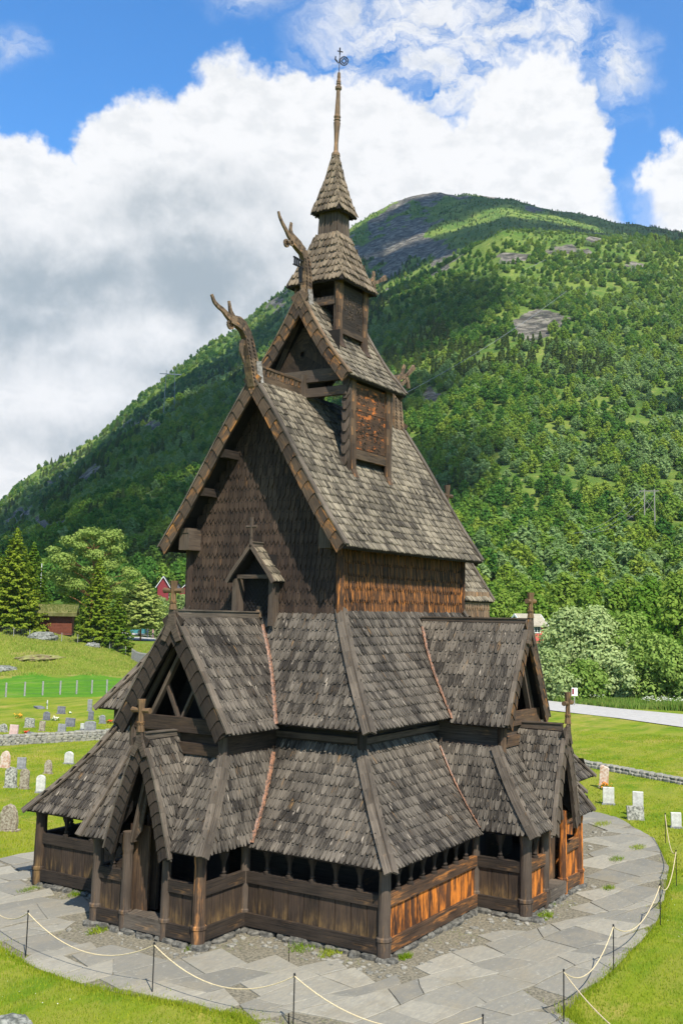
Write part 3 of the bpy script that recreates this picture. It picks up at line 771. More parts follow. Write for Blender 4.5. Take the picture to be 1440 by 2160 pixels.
# ---- gallery parapets, posts, balusters
def parapet(p0, p1, nb, mat, plankw=.36, top=True, planks=None):
    p0, p1 = V(p0), V(p1); L = (p1-p0).length; d = (p1-p0)/L; o = empty_part('gallery_parapet')
    def seg(name, z0, z1, w, m, a=0., b=None):
        mb = MB(); b = L if b is None else b
        mb.beam(p0+d*a+Z*(z0+z1)/2, p0+d*b+Z*(z0+z1)/2, w, z1-z0); mb.build(name, m, o)
    seg('sill', 0.0, .34, .24, M['rail_o'] if mat is M['orange'] else M['tar']); seg('rail', 1.12, 1.42, .17, M['rail_o'] if mat is M['orange'] else M['tar'])
    if top: seg('top_plate', 2.12, 2.36, .16, M['inner'])
    n = max(1, int(round(L/plankw))); mb = MB(); w = L/n
    for k in range(n):
        off = random.uniform(-.008, .012); nrm = d.cross(Z)
        mb.beam(p0+d*(k+.5)*w+Z*.34+nrm*off, p0+d*(k+.5)*w+Z*1.12+nrm*off, w*.955, .05, up=nrm)
    mb.beam(p0+d.cross(Z)*.045+Z*.73, p1+d.cross(Z)*.045+Z*.73, .02, .8)
    mb.build('plank_panel', mat, o)
    for k in range(nb):
        q = p0+d*L*(k+1)/(nb+1)
        mb = MB(); mb.lathe(q+Z*1.42, [(0, .10), (.06, .10), (.08, .05), (.13, .075), (.17, .045), (.3, .055), (.42, .075), (.52, .12), (.7, .16)], 8)
        mb.build('baluster', M['tar'], o)
    return o
def empty_part(name):
    o = bpy.data.objects.new(name, None); COL.objects.link(o); o.parent = church; return o
def gpost(x, y, mat, r=.15, h=2.45, base=-.12, label=None):
    mb = MB(); mb.lathe((x, y, base), [(0, r*1.08), (.42, r*1.12), (.45, r*1.25), (.52, r*1.25), (.55, r), (1.2, r*.98), (2.0, r*.9), (2.1, r), (h-base, r*1.05)], 14)
    return part('gallery_post', mb, M[mat], smooth=False, label=label)
WX, SY = 1.29, -6.21; BX, BY = -.62, 1.81; SB = -7.79; SX0, SX1 = XS-2.18, XS+2.18
TL, TO = M['tar_low'], M['orange']
parapet((WX, SY, 0), (WX, -BY, 0), 5, TL, .5)
parapet((WX, -BY, 0), (BX, -BY, 0), 1, TL, .5)
parapet((BX, -BY, 0), (BX, -.70, 0), 0, TL, .5)
parapet((BX, .70, 0), (BX, BY, 0), 1, TL, .5)
parapet((BX, BY, 0), (WX, BY, 0), 1, TL, .5)
parapet((WX, BY, 0), (WX, -SY, 0), 3, TL, .5)
parapet((WX, -SY, 0), (15.0, -SY, 0), 10, TL, .7)
parapet((SX0, SY, 0), (WX, SY, 0), 7, TO, .34)
parapet((SX0, SB, 0), (SX0, SY, 0), 1, TL, .5)
parapet((SX0+1.42, SB, 0), (SX0, SB, 0), 1, TO, .4)
parapet((SX1, SB, 0), (SX1-1.42, SB, 0), 0, TO, .4)
parapet((SX1, SY, 0), (SX1, SB, 0), 1, TO, .5)
parapet((15.0, SY, 0), (SX1, SY, 0), 5, TO, .5)
gpost(WX, SY, 'beam', .165); gpost(WX, -SY, 'tar_low', .19); gpost(WX, -BY, 'beam', .14); gpost(WX, BY, 'beam', .14)
gpost(BX, -BY, 'post_o', .17); gpost(BX, BY, 'beam', .16)
gpost(BX-.03, -.70, 'beam', .13); gpost(BX-.03, .70, 'beam', .15)
gpost(SX0, SY, 'beam', .13); gpost(SX0, SB, 'beam', .18); gpost(SX1, SB, 'orange', .17); gpost(SX1, SY, 'beam', .14)
gpost(SX0+1.42, SB-.02, 'beam', .13); gpost(SX1-1.42, SB-.02, 'orange', .13); gpost(15.0, SY, 'beam', .15)
# portal surrounds: arch boards, threshold, leaf
def portal(org, a, n, mat, sgn):
    """org on the ground at the door centre; a = across, n = outward"""
    org, a, n = V(org), V(a), V(n); o = empty_part('portal')
    mb = MB(); mb.beam(org-a*.68+Z*.17, org+a*.68+Z*.17, .34, .34)
    mb.prism([org-a*.6+n*.17+Z*.345, org+a*.6+n*.17+Z*.345, org+a*.6-n*.35+Z*.345, org-a*.6-n*.35+Z*.345], Z*.03); mb.build('threshold', M['hip'], o)
    mb = MB()
    for s in (-1, 1):
        mb.beam(org+a*s*.55+Z*2.2-n*.02, org+a*s*.05+Z*4.3-n*.02, .1, .26, up=n)
        mb.prism([org+a*s*.62+Z*2.1, org+a*s*.28+Z*2.5, org+a*s*.10+Z*3.6, org+a*s*.3+Z*3.5], -n*.05)
    mb.build('arch_board', M['beam'], o)
    mb = MB(); mb.beam(org+a*.5*sgn-n*.75+Z*.3, org+a*.5*sgn-n*.75+Z*3.0, .12, .42, up=a); mb.beam(org+a*.57*sgn-n*.3+Z*.35, org+a*.57*sgn-n*.3+Z*2.6, .06, .7, up=a); mb.build('jamb_board', M['post_o'], o)
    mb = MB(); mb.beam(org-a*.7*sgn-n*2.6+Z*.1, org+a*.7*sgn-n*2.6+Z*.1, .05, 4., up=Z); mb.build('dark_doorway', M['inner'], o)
    return o
portal((BX, 0, 0), Y, -X, 'tar', 1); portal((XS, SB, 0), X, -Y, 'orange', 1)
mb = MB(); mb.box(-.1, -.06, -.22, .12, 2.15, 2.6); part('notice_board', mb, M['beam'])
# gallery floor and dry-stone footing
mb = MB(); mb.box(1.35, 14.9, -6.1, 6.1, -.06, .02, 'x'); mb.box(BX+.05, 1.35, -1.75, 1.75, -.06, .018, 'x'); mb.box(SX0+.05, SX1-.05, SB+.05, -6.1, -.06, .018, 'x'); part('gallery_floor', mb, M['inner'])
M['stone'] = plain('footing_stone', (.045, .043, .036, 1), .9, .3, 6.5, .7, c2=(.15, .14, .115, 1))
def stone(mb, c, sx, sy, sz, rz, r=random):
    """irregular eight-cornered block with a chamfered top"""
    ca, sa = math.cos(rz), math.sin(rz); pts = []
    for lvl, k in ((-.5, 1.), (.2, 1.02), (.5, .78)):
        for (u, v) in ((-1, -.6), (-.5, -1), (.6, -1), (1, -.4), (1, .5), (.5, 1), (-.6, 1), (-1, .4)):
            u *= k*sx/2*r.uniform(.85, 1.1); v *= k*sy/2*r.uniform(.85, 1.1); w = lvl*sz*r.uniform(.88, 1.08)
            pts.append((c[0]+u*ca-v*sa, c[1]+u*sa+v*ca, c[2]+w))
    b = mb.add(pts)
    for l in (0, 1):
        for k in range(8):
            j = (k+1) % 8; mb.face((b+8*l+k, b+8*l+j, b+8*l+8+j, b+8*l+8+k), ((0, 0), (.1, 0), (.1, .1), (0, .1)))
    mb.face(tuple(b+16+k for k in range(8)), [(0, 0)]*8)
mb = MB()
outl = [(WX, 6.21), (WX, BY), (BX, BY), (BX, -BY), (WX, -BY), (WX, SY), (SX0, SY), (SX0, SB), (SX1, SB), (SX1, SY), (15, SY)]
for (x0, y0), (x1, y1) in zip(outl[:-1], outl[1:]):
    L = math.hypot(x1-x0, y1-y0); t = 0
    while t < L:
        l = random.uniform(.2, .55); x, y = x0+(x1-x0)*(t+l/2)/L, y0+(y1-y0)*(t+l/2)/L
        stone(mb, (x+random.uniform(-.07, .05), y+random.uniform(-.07, .05), random.uniform(-.14, -.1)), l*1.05, random.uniform(.3, .5), random.uniform(.14, .22), math.atan2(y1-y0, x1-x0)); t += l
for x, y in ((WX, SY), (BX, -BY), (BX, BY), (SX0, SB), (SX1, SB)): stone(mb, (x, y, -.15), .5, .45, .22, random.random())
part('stone_footing', mb, M['stone'])

# ---- choir, seen behind the nave on the right
yc = tab([(8.95, 2.5), (10.5, 1.45), (12.7, 0)])
for s in (-1, 1):
    roof('choir_roof', (0, 0, 0), X, Y*s, yc, 8.95, 12.7, lambda z: [(12.4, 16.1)], M['roof_hi'], w=.16, ex=.3, th=.03)
verge([(16.13, -yc(z), z+.05) for z in zs(8.95, 12.7, 8)], X, .3, M['beam']); verge([(16.13, yc(z), z+.05) for z in zs(8.95, 12.7, 8)], X, .3, M['beam'])
ridge((12.5, 0, 12.72), (16.2, 0, 12.72), .2); cross((16.85, 0, 12.55), 1.3, X, .42, 1.2, 'gold')
mb = MB(); mb.beam((15.9, 0, 12.5), (17.0, 0, 12.5), .2, .3); part('choir_ridge_beam', mb, M['beam'])
roof('choir_wall', (0, -2.38, 0), X, -Y, lambda z: 0., 7.2, 9.3, lambda z: [(12.3, 15.9)], M['carve'], w=.17, ex=.34, th=.03, shape=2)
# round apse turret
mb = MB(); mb.lathe((17.2, 0, 4.5), [(0, 1.3), (3.2, 1.3), (3.3, 1.75), (5.0, .7), (5.1, .5), (6.4, .5), (6.45, .8), (8.2, .05)], 20); part('apse', mb, M['tar'])
yc0 = flare(2.1, 4.6, 5.55, 3.6); xe0 = tab([(2.1, 19.1), (4.6, 17.4)]); yc1 = tab([(4.9, 4.2), (7.3, 2.2)])
for s in (-1, 1):
    roof('choir_gallery_roof', (0, 0, 0), X, Y*s, yc0, 2.1, 4.6, lambda z: [(14.6, xe0(z))], M['roof_lo'], w=.18, ex=.34)
    roof('choir_aisle_roof', (0, 0, 0), X, Y*s, yc1, 4.9, 7.3, lambda z: [(13.2, 17.2)], M['roof_lo'], w=.2, ex=.38)
roof('choir_gallery_roof', (0, 0, 0), Y, X, xe0, 2.1, 4.6, lambda z: [(-yc0(z), yc0(z))], M['roof_lo'], w=.3, ex=.5)
hipboards([(xe0(z)+.05, -yc0(z)-.05, z) for z in zs(2.05, 4.6)], X*-1, Y, **hp0)
hipboards([(17.25, -yc1(z)-.03, z) for z in zs(4.85, 7.3)], X*-1, X*-1, **hp0)
mb = MB(); mb.box(14.9, 18.6, -5.0, 5.0, -.1, 2.3, 'x'); mb.box(13.3, 17.0, -3.5, 3.5, 2.3, 5.1, 'x'); mb.box(12.4, 15.9, -2.24, 2.24, 5.1, 9.2, 'x'); part('choir_wall', mb, M['tar'])

# ================================================================== TERRAIN
FPX, PU, PV = 2190.788, 772.197, 1029.228
def ray(u, v):
    d = F_+R_*((u-PU)/FPX)-U_*((v-PV)/FPX); h = math.hypot(d.x, d.y)
    return math.degrees(math.atan2(d.y, d.x)), d.z/h
def at(u, v, r):
    a, t = ray(u, v); a = math.radians(a)
    return V((CX+math.cos(a)*r, CY+math.sin(a)*r, CZ+t*r))
def vnoise(x, y, seed=0):
    xi = np.floor(x).astype(np.int64); yi = np.floor(y).astype(np.int64); fx = x-xi; fy = y-yi
    fx = fx*fx*(3-2*fx); fy = fy*fy*(3-2*fy)
    def h(a, b):
        n = (a*374761393+b*668265263+seed*1442695041) & 0xffffffff
        n = ((n ^ (n >> 13))*1274126177) & 0xffffffff
        return ((n ^ (n >> 16)) & 0xffff)/65535.
    return (h(xi, yi)*(1-fx)+h(xi+1, yi)*fx)*(1-fy)+(h(xi, yi+1)*(1-fx)+h(xi+1, yi+1)*fx)*fy
def fbm(x, y, sc_, oct_=5, seed=0, gain=.5):
    s = 0; a = 1.; tot = 0
    for o in range(oct_):
        s = s+a*(vnoise(x*sc_+o*17.3, y*sc_-o*9.1, seed+o)-.5); tot += a; a *= gain; sc_ *= 2.03
    return s/tot*2
BT = [(-40, .10), (0, .30), (8, .35), (13.9, .364), (17.5, .377), (19.5, .389), (21.4, .399), (23.2, .409), (25.4, .415), (27.3, .417), (29.4, .408), (32.1, .386), (33.45, .367), (34.75, .337), (36.05, .3115),
      (37.6, .286), (38.4, .271), (40.4, .252), (42.4, .2196), (43.7, .204), (45.7, .163), (47.2, .141), (49.3, .1165), (50.7, .093), (54, .07), (60, .11), (80, .2), (120, .16)]
NTb = [(-40, .08), (0, .27), (8, .33), (13.9, .352), (19.5, .372), (23.7, .378), (26.7, .348), (28.8, .323), (33.3, .273), (38.4, .217), (41.85, .188), (46.1, .126), (50.5, .048), (54, .02), (60, .015), (80, .03), (120, .08)]
def lut(T, a): return np.interp(a, [p[0] for p in T], [p[1] for p in T])
def height(x, y):
    x = np.asarray(x, float); y = np.asarray(y, float)
    dx, dy = x-CX, y-CY; r = np.hypot(dx, dy)+1e-6; a = np.degrees(np.arctan2(dy, dx))
    sm = lambda v, p, q: np.clip((v-p)/(q-p), 0, 1)**2*(3-2*np.clip((v-p)/(q-p), 0, 1))
    left = sm(a, 30., 41.)*(1-sm(a, 90, 120))
    g = -.17-.13*sm(r, 30, 50)
    crest_ = np.interp(a, [41, 43.3, 44.3, 46, 49, 50.7, 60], [.1, .4, 1.5, 2.5, 3.3, 3.8, 4.2]); back_ = np.interp(a, [41, 43.5, 45, 46, 48, 50.7, 60], [2.3, 2.3, 2.6, 3.5, 5.0, 4.8, 4.5])
    gl = sm(r, 126, 154)*(crest_+.3)+sm(r, 156, 172)*(back_-crest_)
    gr = sm(r, 108, 122)*1.0+sm(r, 122, 170)*1.2
    g = g+left*gl+(1-left)*gr+fbm(x, y, 1/14., 3, 3)*.16*sm(r, 60, 100)*(1+left*1.5)
    # hills
    N = lut(NTb, a); B = lut(BT, a)-.003
    rs = [170, 230, 300, 400, 520, 700, 900, 1150, 1700, 2000, 2600]
    t0 = (2.5-CZ)/170
    tn = [t0+0*N, -.024+.05*N, .01+.13*N, .02+.27*N, .02+.48*N, .01+.75*N, N, N-.012-.04*(B-N), B, B-.05, B-.14]
    tv = np.zeros_like(r)
    for i in range(len(rs)-1):
        m = (r >= rs[i]) & (r <= rs[i+1]) if i else (r <= rs[1])
        f = np.clip((r-rs[i])/(rs[i+1]-rs[i]), 0, 1)
        tv = np.where(m, tn[i]*(1-f)+tn[i+1]*f, tv)
    tv = np.where(r > rs[-1], tn[-1], tv)
    amp = np.clip((r-170)/300, 0, 1)*.011
    nse = fbm(x, y, 1/160., 5, 9, .55)
    rid = 1-2*np.abs(fbm(x+300, y, 1/90., 4, 21, .55))
    hz = CZ+r*(tv+amp*(nse*.9+(rid-.6)*.35))
    k = sm(r, 160+58*left, 200+62*left)
    front = sm(a, -70, -20)*(1-sm(a, 110, 150))
    return g*(1-k*front)+hz*k*front
def H(x, y): return float(height(np.array([x]), np.array([y]))[0])
SPOTS = [(860, 500, 75, 70, 1.), (920, 530, 60, 40, .8), (790, 530, 60, 60, .7), (190, 1010, 75, 38, 1.), (70, 1090, 40, 25, .8), (110, 1115, 60, 14, .9), (1150, 672, 55, 20, .9), (1130, 700, 30, 12, .9), (1190, 532, 60, 14, .9), (1080, 540, 50, 12, .8),
         (905, 835, 28, 26, .9), (1320, 1090, 55, 16, .8), (1290, 1125, 40, 10, .9), (370, 1225, 60, 30, 1.), (330, 1140, 60, 12, .55), (1250, 500, 25, 12, .9), (930, 415, 70, 12, .7), (1150, 440, 40, 10, .8), (1420, 950, 30, 20, .7), (1330, 562, 30, 8, .8), (1240, 620, 20, 6, .8), (880, 930, 30, 10, .7), (300, 900, 45, 14, .6), (600, 640, 40, 25, .6)]
SPOTS = [(u, v, ru, rv, k*(.74 if ru*rv > 2000 else .9)) for u, v, ru, rv, k in SPOTS]
SA = [(ray(u, v), math.degrees(ru/FPX)*1.08, rv/FPX*1.15, k) for u, v, ru, rv, k in SPOTS]
def rockiness(x, y, z):
    dx, dy = x-CX, y-CY; r = np.hypot(dx, dy)+1e-6; a = np.degrees(np.arctan2(dy, dx)); t = (z-CZ)/r
    n1 = fbm(x, y, 1/22., 5, 31, .6); n2 = fbm(x, y, 1/120., 3, 77)
    s = -.62+n2*.55
    for (a0, t0), ra, rt, k in SA:
        s = s+1.35*k*np.exp(-(((a-a0)/ra)**2+((t-t0)/rt)**2))
    s = s+.5*np.clip((t-.385)/.03, 0, 1)
    return np.clip((s+n1*1.15)*1.8+.2, 0, 1)*np.clip((r-190)/60, 0, 1)

def polar_grid(az, rr):
    A, Rr = np.meshgrid(np.radians(az), rr, indexing='ij'); x = CX+np.cos(A)*Rr; y = CY+np.sin(A)*Rr; z = height(x, y)
    na, nr = len(az), len(rr); i = np.arange(na-1)[:, None]*nr+np.arange(nr-1)[None, :]
    f = np.stack([i, i+1, i+nr+1, i+nr], -1).reshape(-1, 4)
    return np.stack([x, y, z], -1).reshape(-1, 3), f
# --- grass ground, one sheet out to the foot of the hills
def grass_mat(name, cols, sc1=.35, stripes=False):
    t = NT(name); obj = t.n('ShaderNodeTexCoord').outputs['Object']
    n1 = t.noise(obj, sc1, 5, .6); n2 = t.noise(obj, 2.2, 5, .72); n3 = t.noise(t.vmath('MULTIPLY', obj, (1., 1., .3)), 45., 3, .7)
    c = t.mix(t.ramp(n1, .38, .62), cols[0], cols[1]); c = t.mix(t.ramp(n2, .5, .72, 0, .7), c, cols[2])
    if stripes:
        m = t.noise(t.vmath('MULTIPLY', obj, (.18, .9, 1)), 1., 3, .5); c = t.mix(t.ramp(m, .42, .6, 0, .55), c, cols[2])
    sep = t.n('ShaderNodeSeparateXYZ'); t.set(sep.inputs[0], obj)
    c = t.mix(t.ramp(n3, .35, .65, .0, .45), c, (cols[0][0]*.45, cols[0][1]*.5, cols[0][2]*.5, 1))
    if not sc1 > 1: pt_ = t.noise(obj, .16, 6, .75); c = t.mix(t.ramp(pt_, .53, .66, 0, .6), c, (cols[2][0]*1.15, cols[2][1]*.95, cols[2][2]*1.5, 1))
    t.bsdf(c, .95, t.math('ADD', n3, t.math('MULTIPLY', n2, .6)), .55, .05, spec=.1); return t.m
M['grass'] = grass_mat('mown_grass', [(.115, .195, .010, 1), (.20, .25, .014, 1), (.31, .28, .05, 1)], stripes=True)
M['field'] = grass_mat('lush_field', [(.065, .19, .012, 1), (.10, .24, .014, 1), (.15, .26, .022, 1)])
M['mound'] = grass_mat('dry_mound_grass', [(.13, .20, .018, 1), (.22, .245, .03, 1), (.30, .25, .075, 1)], .12)
M['meadow'] = grass_mat('rough_meadow', [(.085, .18, .016, 1), (.15, .24, .022, 1), (.23, .24, .055, 1)])
az = np.concatenate([np.linspace(-180, -2, 60), np.linspace(0, 62, 320), np.linspace(65, 180, 40)])
rr = np.concatenate([np.linspace(.5, 60, 60), np.linspace(60.8, 186, 150)])
v_, f_ = polar_grid(az, rr)
ground_me = npmesh('ground', v_, f_, [M['grass'], M['meadow'], M['field'], M['mound']], smooth=True)
cx_ = v_[f_].mean(1); rc = np.hypot(cx_[:, 0]-CX, cx_[:, 1]-CY); ac = np.degrees(np.arctan2(cx_[:, 1]-CY, cx_[:, 0]-CX))
mi = ((rc > 103+22*(ac > 30)) & ((ac > 30) | (rc > 103))).astype(np.int32); mi[(ac > 32) & (rc > 102)] = 2; mi[(ac > 32) & (rc > 129+2.5*np.sin(ac*2.1))] = 3; ground_me.polygons.foreach_set('material_index', mi)
nobj('ground', ground_me, kind='structure')
# --- hills
t = NT('hill_ground'); obj = t.n('ShaderNodeTexCoord').outputs['Object']
at_ = t.n('ShaderNodeAttribute', attribute_name='rock').outputs['Fac']
n1 = t.noise(obj, .03, 5, .65); n2 = t.noise(obj, .25, 6, .7); n3 = t.noise(t.vmath('MULTIPLY', obj, (1, 1, 2.6)), .10, 7, .72, .6)
gcol = t.mix(t.ramp(n1, .4, .62), (.07, .13, .02, 1), (.15, .20, .035, 1)); gcol = t.mix(t.ramp(n2, .52, .7, 0, .8), gcol, (.28, .26, .08, 1))
vo = t.n('ShaderNodeTexVoronoi', feature='DISTANCE_TO_EDGE', i_Scale=.055); t.set(vo.inputs['Vector'], t.vmath('ADD', t.vmath('MULTIPLY', obj, (1, 1, .45)), t.vmath('MULTIPLY', t.n('ShaderNodeTexNoise', i_Scale=.08, i_Detail=5).outputs['Color'], (22, 22, 22))))
rcol = t.mix(t.ramp(n3, .40, .60), (.055, .05, .04, 1), (.24, .215, .17, 1)); rcol = t.mix(t.ramp(vo.outputs[0], .0, .22, .5, 0.), rcol, (.03, .034, .03, 1)); rcol = t.mix(t.ramp(n2, .55, .7, 0, .8), rcol, (.06, .085, .03, 1))
rk = t.ramp(t.math('ADD', at_, t.math('MULTIPLY', t.math('SUBTRACT', n2, .5), .9)), .42, .6)
t.bsdf(t.mix(rk, gcol, rcol), .95, t.math('ADD', n3, t.math('MULTIPLY', n2, .4)), .9, 2.5, spec=.1)
M['hill'] = t.m
az = np.concatenate([np.linspace(-70, 4, 40), np.linspace(5, 57, 440), np.linspace(59, 150, 45)])
rr = np.concatenate([np.linspace(183, 420, 70), np.linspace(425, 1000, 85), np.linspace(1008, 1750, 80), np.linspace(1780, 2600, 14)])
v_, f_ = polar_grid(az, rr); hme = npmesh('hillside', v_, f_, M['hill'], smooth=True)
rock = rockiness(v_[:, 0], v_[:, 1], v_[:, 2]); at2 = hme.attributes.new('rock', 'FLOAT', 'POINT'); at2.data.foreach_set('value', rock.astype(np.float32))
nobj('hillside', hme, kind='structure')

def hit(u, v, r0=190):
    a, t_ = ray(u, v); a = math.radians(a); r = np.arange(r0, 2300, 4.); x = CX+np.cos(a)*r; y = CY+np.sin(a)*r
    k = np.nonzero(height(x, y) >= CZ+r*t_)[0]; r = float(r[k[0]]) if len(k) else 1500.
    return V((CX+math.cos(a)*r, CY+math.sin(a)*r, CZ+r*t_))

# ================================================================== TREES
def foliage(name, c1, c2, trans=.35, var=.5):
    t = NT(name); oi = t.n('ShaderNodeObjectInfo').outputs['Random']; obj = t.n('ShaderNodeTexCoord').outputs['Object']
    isl = t.n('ShaderNodeNewGeometry').outputs['Random Per Island']
    f = t.math('ADD', t.math('MULTIPLY', oi, .75), t.math('MULTIPLY', t.math('SUBTRACT', isl, .5), var), clamp=True)
    n = t.noise(obj, .7, 2, .5); f = t.math('ADD', f, t.math('MULTIPLY', t.math('SUBTRACT', n, .5), .8), clamp=True)
    c = t.mix(f, c1, c2)
    d = t.n('ShaderNodeBsdfDiffuse'); t.set(d.inputs[0], c); tr = t.n('ShaderNodeBsdfTranslucent'); t.set(tr.inputs[0], t.mix(.35, c, (.25, .4, .03, 1)))
    m = t.n('ShaderNodeMixShader', i_0=trans); t.t.links.new(d.outputs[0], m.inputs[1]); t.t.links.new(tr.outputs[0], m.inputs[2]); t.t.links.new(m.outputs[0], t.out.inputs[0])
    return t.m
M['leaf'] = foliage('birch_leaf', (0.101, 0.206, 0.024, 1), (0.257, 0.344, 0.060, 1), 0.42)
M['leaf_silver'] = foliage('willow_leaf', (.22, .30, .10, 1), (.42, .50, .21, 1), 0.38)
M['leaf_far'] = foliage('hill_leaf', (0.094, 0.202, 0.026, 1), (0.250, 0.344, 0.060, 1), 0.42)
M['needle'] = foliage('spruce_needle', (.08, .15, .015, 1), (.27, .31, .03, 1), 0.3)
M['pine'] = foliage('pine_needle', (.20, .28, .06, 1), (.38, .43, .12, 1), 0.35)
M['conif_far'] = foliage('far_pine_needle', (.07, .12, .03, 1), (.16, .20, .05, 1), 0.25)
M['bark'] = plain('grey_bark', (.16, .14, .12, 1), .9, .5, 9., .6)
M['birchbark'] = plain('birch_bark', (.5, .48, .44, 1), .8, .5, 6., .3, c2=(.2, .18, .16, 1))
M['pinebark'] = plain('pine_bark', (.36, .16, .07, 1), .9, .5, 7., .6)

def cards(cen, nrm, size, rg, aspect=1.3):
    """leaf clumps: one bent quad per point"""
    n = len(cen); nrm = nrm/np.linalg.norm(nrm, axis=1, keepdims=True)
    r = rg.normal(size=(n, 3)); a = np.cross(nrm, r); a /= np.linalg.norm(a, axis=1, keepdims=True)+1e-9; b = np.cross(nrm, a)
    s = size*rg.uniform(.6, 1.3, (n, 1)); a = a*s; b = b*s*aspect
    v = np.stack([cen-b, cen+a*.8-b*.1, cen+b, cen-a*.8+b*.1], 1).reshape(-1, 3)
    return v, np.arange(4*n).reshape(-1, 4)
def crown(clumps, per, size, rg, up=.35, shell=.55, squash=.8):
    C, N = [], []
    for (c, R) in clumps:
        k = max(6, int(per*R*R)); d = rg.normal(size=(k, 3)); d /= np.linalg.norm(d, axis=1, keepdims=True)
        rad = R*(shell+(1-shell)*rg.random((k, 1))**.5)*(1+.15*rg.normal(size=(k, 1)))
        p = np.array(c)+d*rad*np.array([1, 1, squash]); C.append(p); N.append(d+rg.normal(size=(k, 3))*.45+np.array([0, 0, up]))
    return cards(np.concatenate(C), np.concatenate(N), size, rg)
def tree_meshes(kind, Hh, Wd, seed, dens=1., size=.2):
    """returns (trunk mesh, crown mesh)"""
    rg = np.random.default_rng(seed); rd = random.Random(seed); mb = MB()
    if kind in ('birch', 'leaf', 'bush'):
        cl = []; base = .12 if kind != 'bush' else .02
        bend = (rd.uniform(-.4, .4), rd.uniform(-.4, .4)); r0 = Hh*.014+.04
        tr = [V((bend[0]*t*t, bend[1]*t*t, Hh*.92*t)) for t in [i/8 for i in range(9)]]
        mb.tube(tr, [r0*(1-.85*i/8) for i in range(9)], 7)
        nl = int((Hh*2.1+8)*(1 if kind != 'bush' else 1.7))
        for i in range(nl):
            t = base+(1-base)*((i+rd.random())/nl); z = Hh*t
            if kind == 'bush': env = Wd*math.sqrt(max(0, 1-(max(t-.25, 0)/.75)**2))*(.92 if t > .1 else .8)
            else: env = Wd*(math.sin(PI*min(1, (t-base)/(1-base))**.75)**.8*.92+.08)
            an = i*2.399+rd.uniform(-.4, .4); rad = env*rd.uniform(.25, .95)
            R = Hh*.055+env*rd.uniform(.26, .42)*(1-.3*t); R = min(R, 1.9 if kind != 'bush' else 1.6)
            c = (math.cos(an)*max(0, rad-R*.3), math.sin(an)*max(0, rad-R*.3), min(z, Hh-R*.6)); cl.append((c, R))
            if i % 2 == 0:
                zz = max(.3, z-rad*.55); k = min(8, int(zz/Hh/.92*8)); s = tr[k]
                mb.tube([s, (s+V(c))/2+V((0, 0, -.05*rad)), V(c)], [r0*.45*(1-t*.6), r0*.28, .015], 5)
        v, f = crown(cl, 75*dens, size, rg)
    elif kind in ('spruce', 'clear'):
        t_0 = .03 if kind == 'spruce' else .24
        tr = [V((0, 0, Hh*i/8)) for i in range(9)]; mb.tube(tr, [Hh*.013*(1-.93*i/8)+.01 for i in range(9)], 7)
        C, N = [], []; nw = int(Hh*2.4)
        for i in range(nw):
            t = (i+.5)/nw; z = Hh*(t_0+(.99-t_0)*t); Rr = Wd*((1-t)**.82 if kind == 'spruce' else min(1., (1-t)*1.9)**.8*(.75+.25*min(1, t*4)))+.12; nb = max(5, int(9*(1-t)+5))
            for k in range(nb):
                an = k*2*PI/nb+i*1.3+rd.uniform(-.25, .25); L = Rr*rd.uniform(.72, 1.08); n = max(4, int(26*dens*L/2))
                s = rg.random(n)**.7; wd = .30*L*(1-s*.75)*rg.uniform(-1, 1, n)
                dz = -.28*s*L+.16*L*s**3+rg.normal(0, .07, n)
                x = math.cos(an)*s*L-math.sin(an)*wd; y = math.sin(an)*s*L+math.cos(an)*wd
                C.append(np.stack([x, y, z+dz-abs(wd)*.25], 1)); N.append(np.stack([math.cos(an)*.5+0*s, math.sin(an)*.5+0*s, .9+0*s], 1)+rg.normal(size=(n, 3))*.35)
                if k % 3 == 0: mb.tube([(0, 0, z), (math.cos(an)*L*.8, math.sin(an)*L*.8, z-.2*L)], [.03, .01], 4)
        v, f = cards(np.concatenate(C), np.concatenate(N), size, rg, 1.5)
    elif kind == 'pine':
        tr = [V((.25*math.sin(t*3), .2*t, Hh*.9*t)) for t in [i/8 for i in range(9)]]; mb.tube(tr, [Hh*.02*(1-.75*i/8) for i in range(9)], 8)
        cl = []
        for i in range(34):
            t = .38+.6*((i+rd.random())/34); z = Hh*t; env = Wd*(1-((t-.62)/.46)**2)**.5 if abs(t-.62) < .44 else Wd*.3
            an = i*2.399; rad = env*rd.uniform(.35, 1.); R = rd.uniform(.75, 1.35)*(Wd/4.5)
            c = V((math.cos(an)*rad, math.sin(an)*rad, min(z, Hh-R*.5))); cl.append((tuple(c), R))
            s = tr[max(1, min(8, int((z-rad*.35)/Hh/.9*8)))]
            mb.tube([s, s*.5+c*.5+V((0, 0, .2)), c-V((0, 0, R*.3))], [.11, .07, .03], 5)
        v, f = crown(cl, 120*dens, size, rg, .6, .45, .5)
    return mb, v, f
def make_tree(name, kind, loc, Hh, Wd, seed, leaf, bark, label, cat='tree', group=None, dens=1., size=.2, rz=0.):
    mb, v, f = tree_meshes(kind, Hh, Wd, seed, dens, size)
    o = empty(name, loc, label, cat, group, rz)
    mb.build('trunk', M[bark], o); nobj('crown', npmesh('crown', v, f, M[leaf]), o)
    return o
def on(u, v, r, dz=-.1):
    p = at(u, v, r); return (p.x, p.y, H(p.x, p.y)+dz)
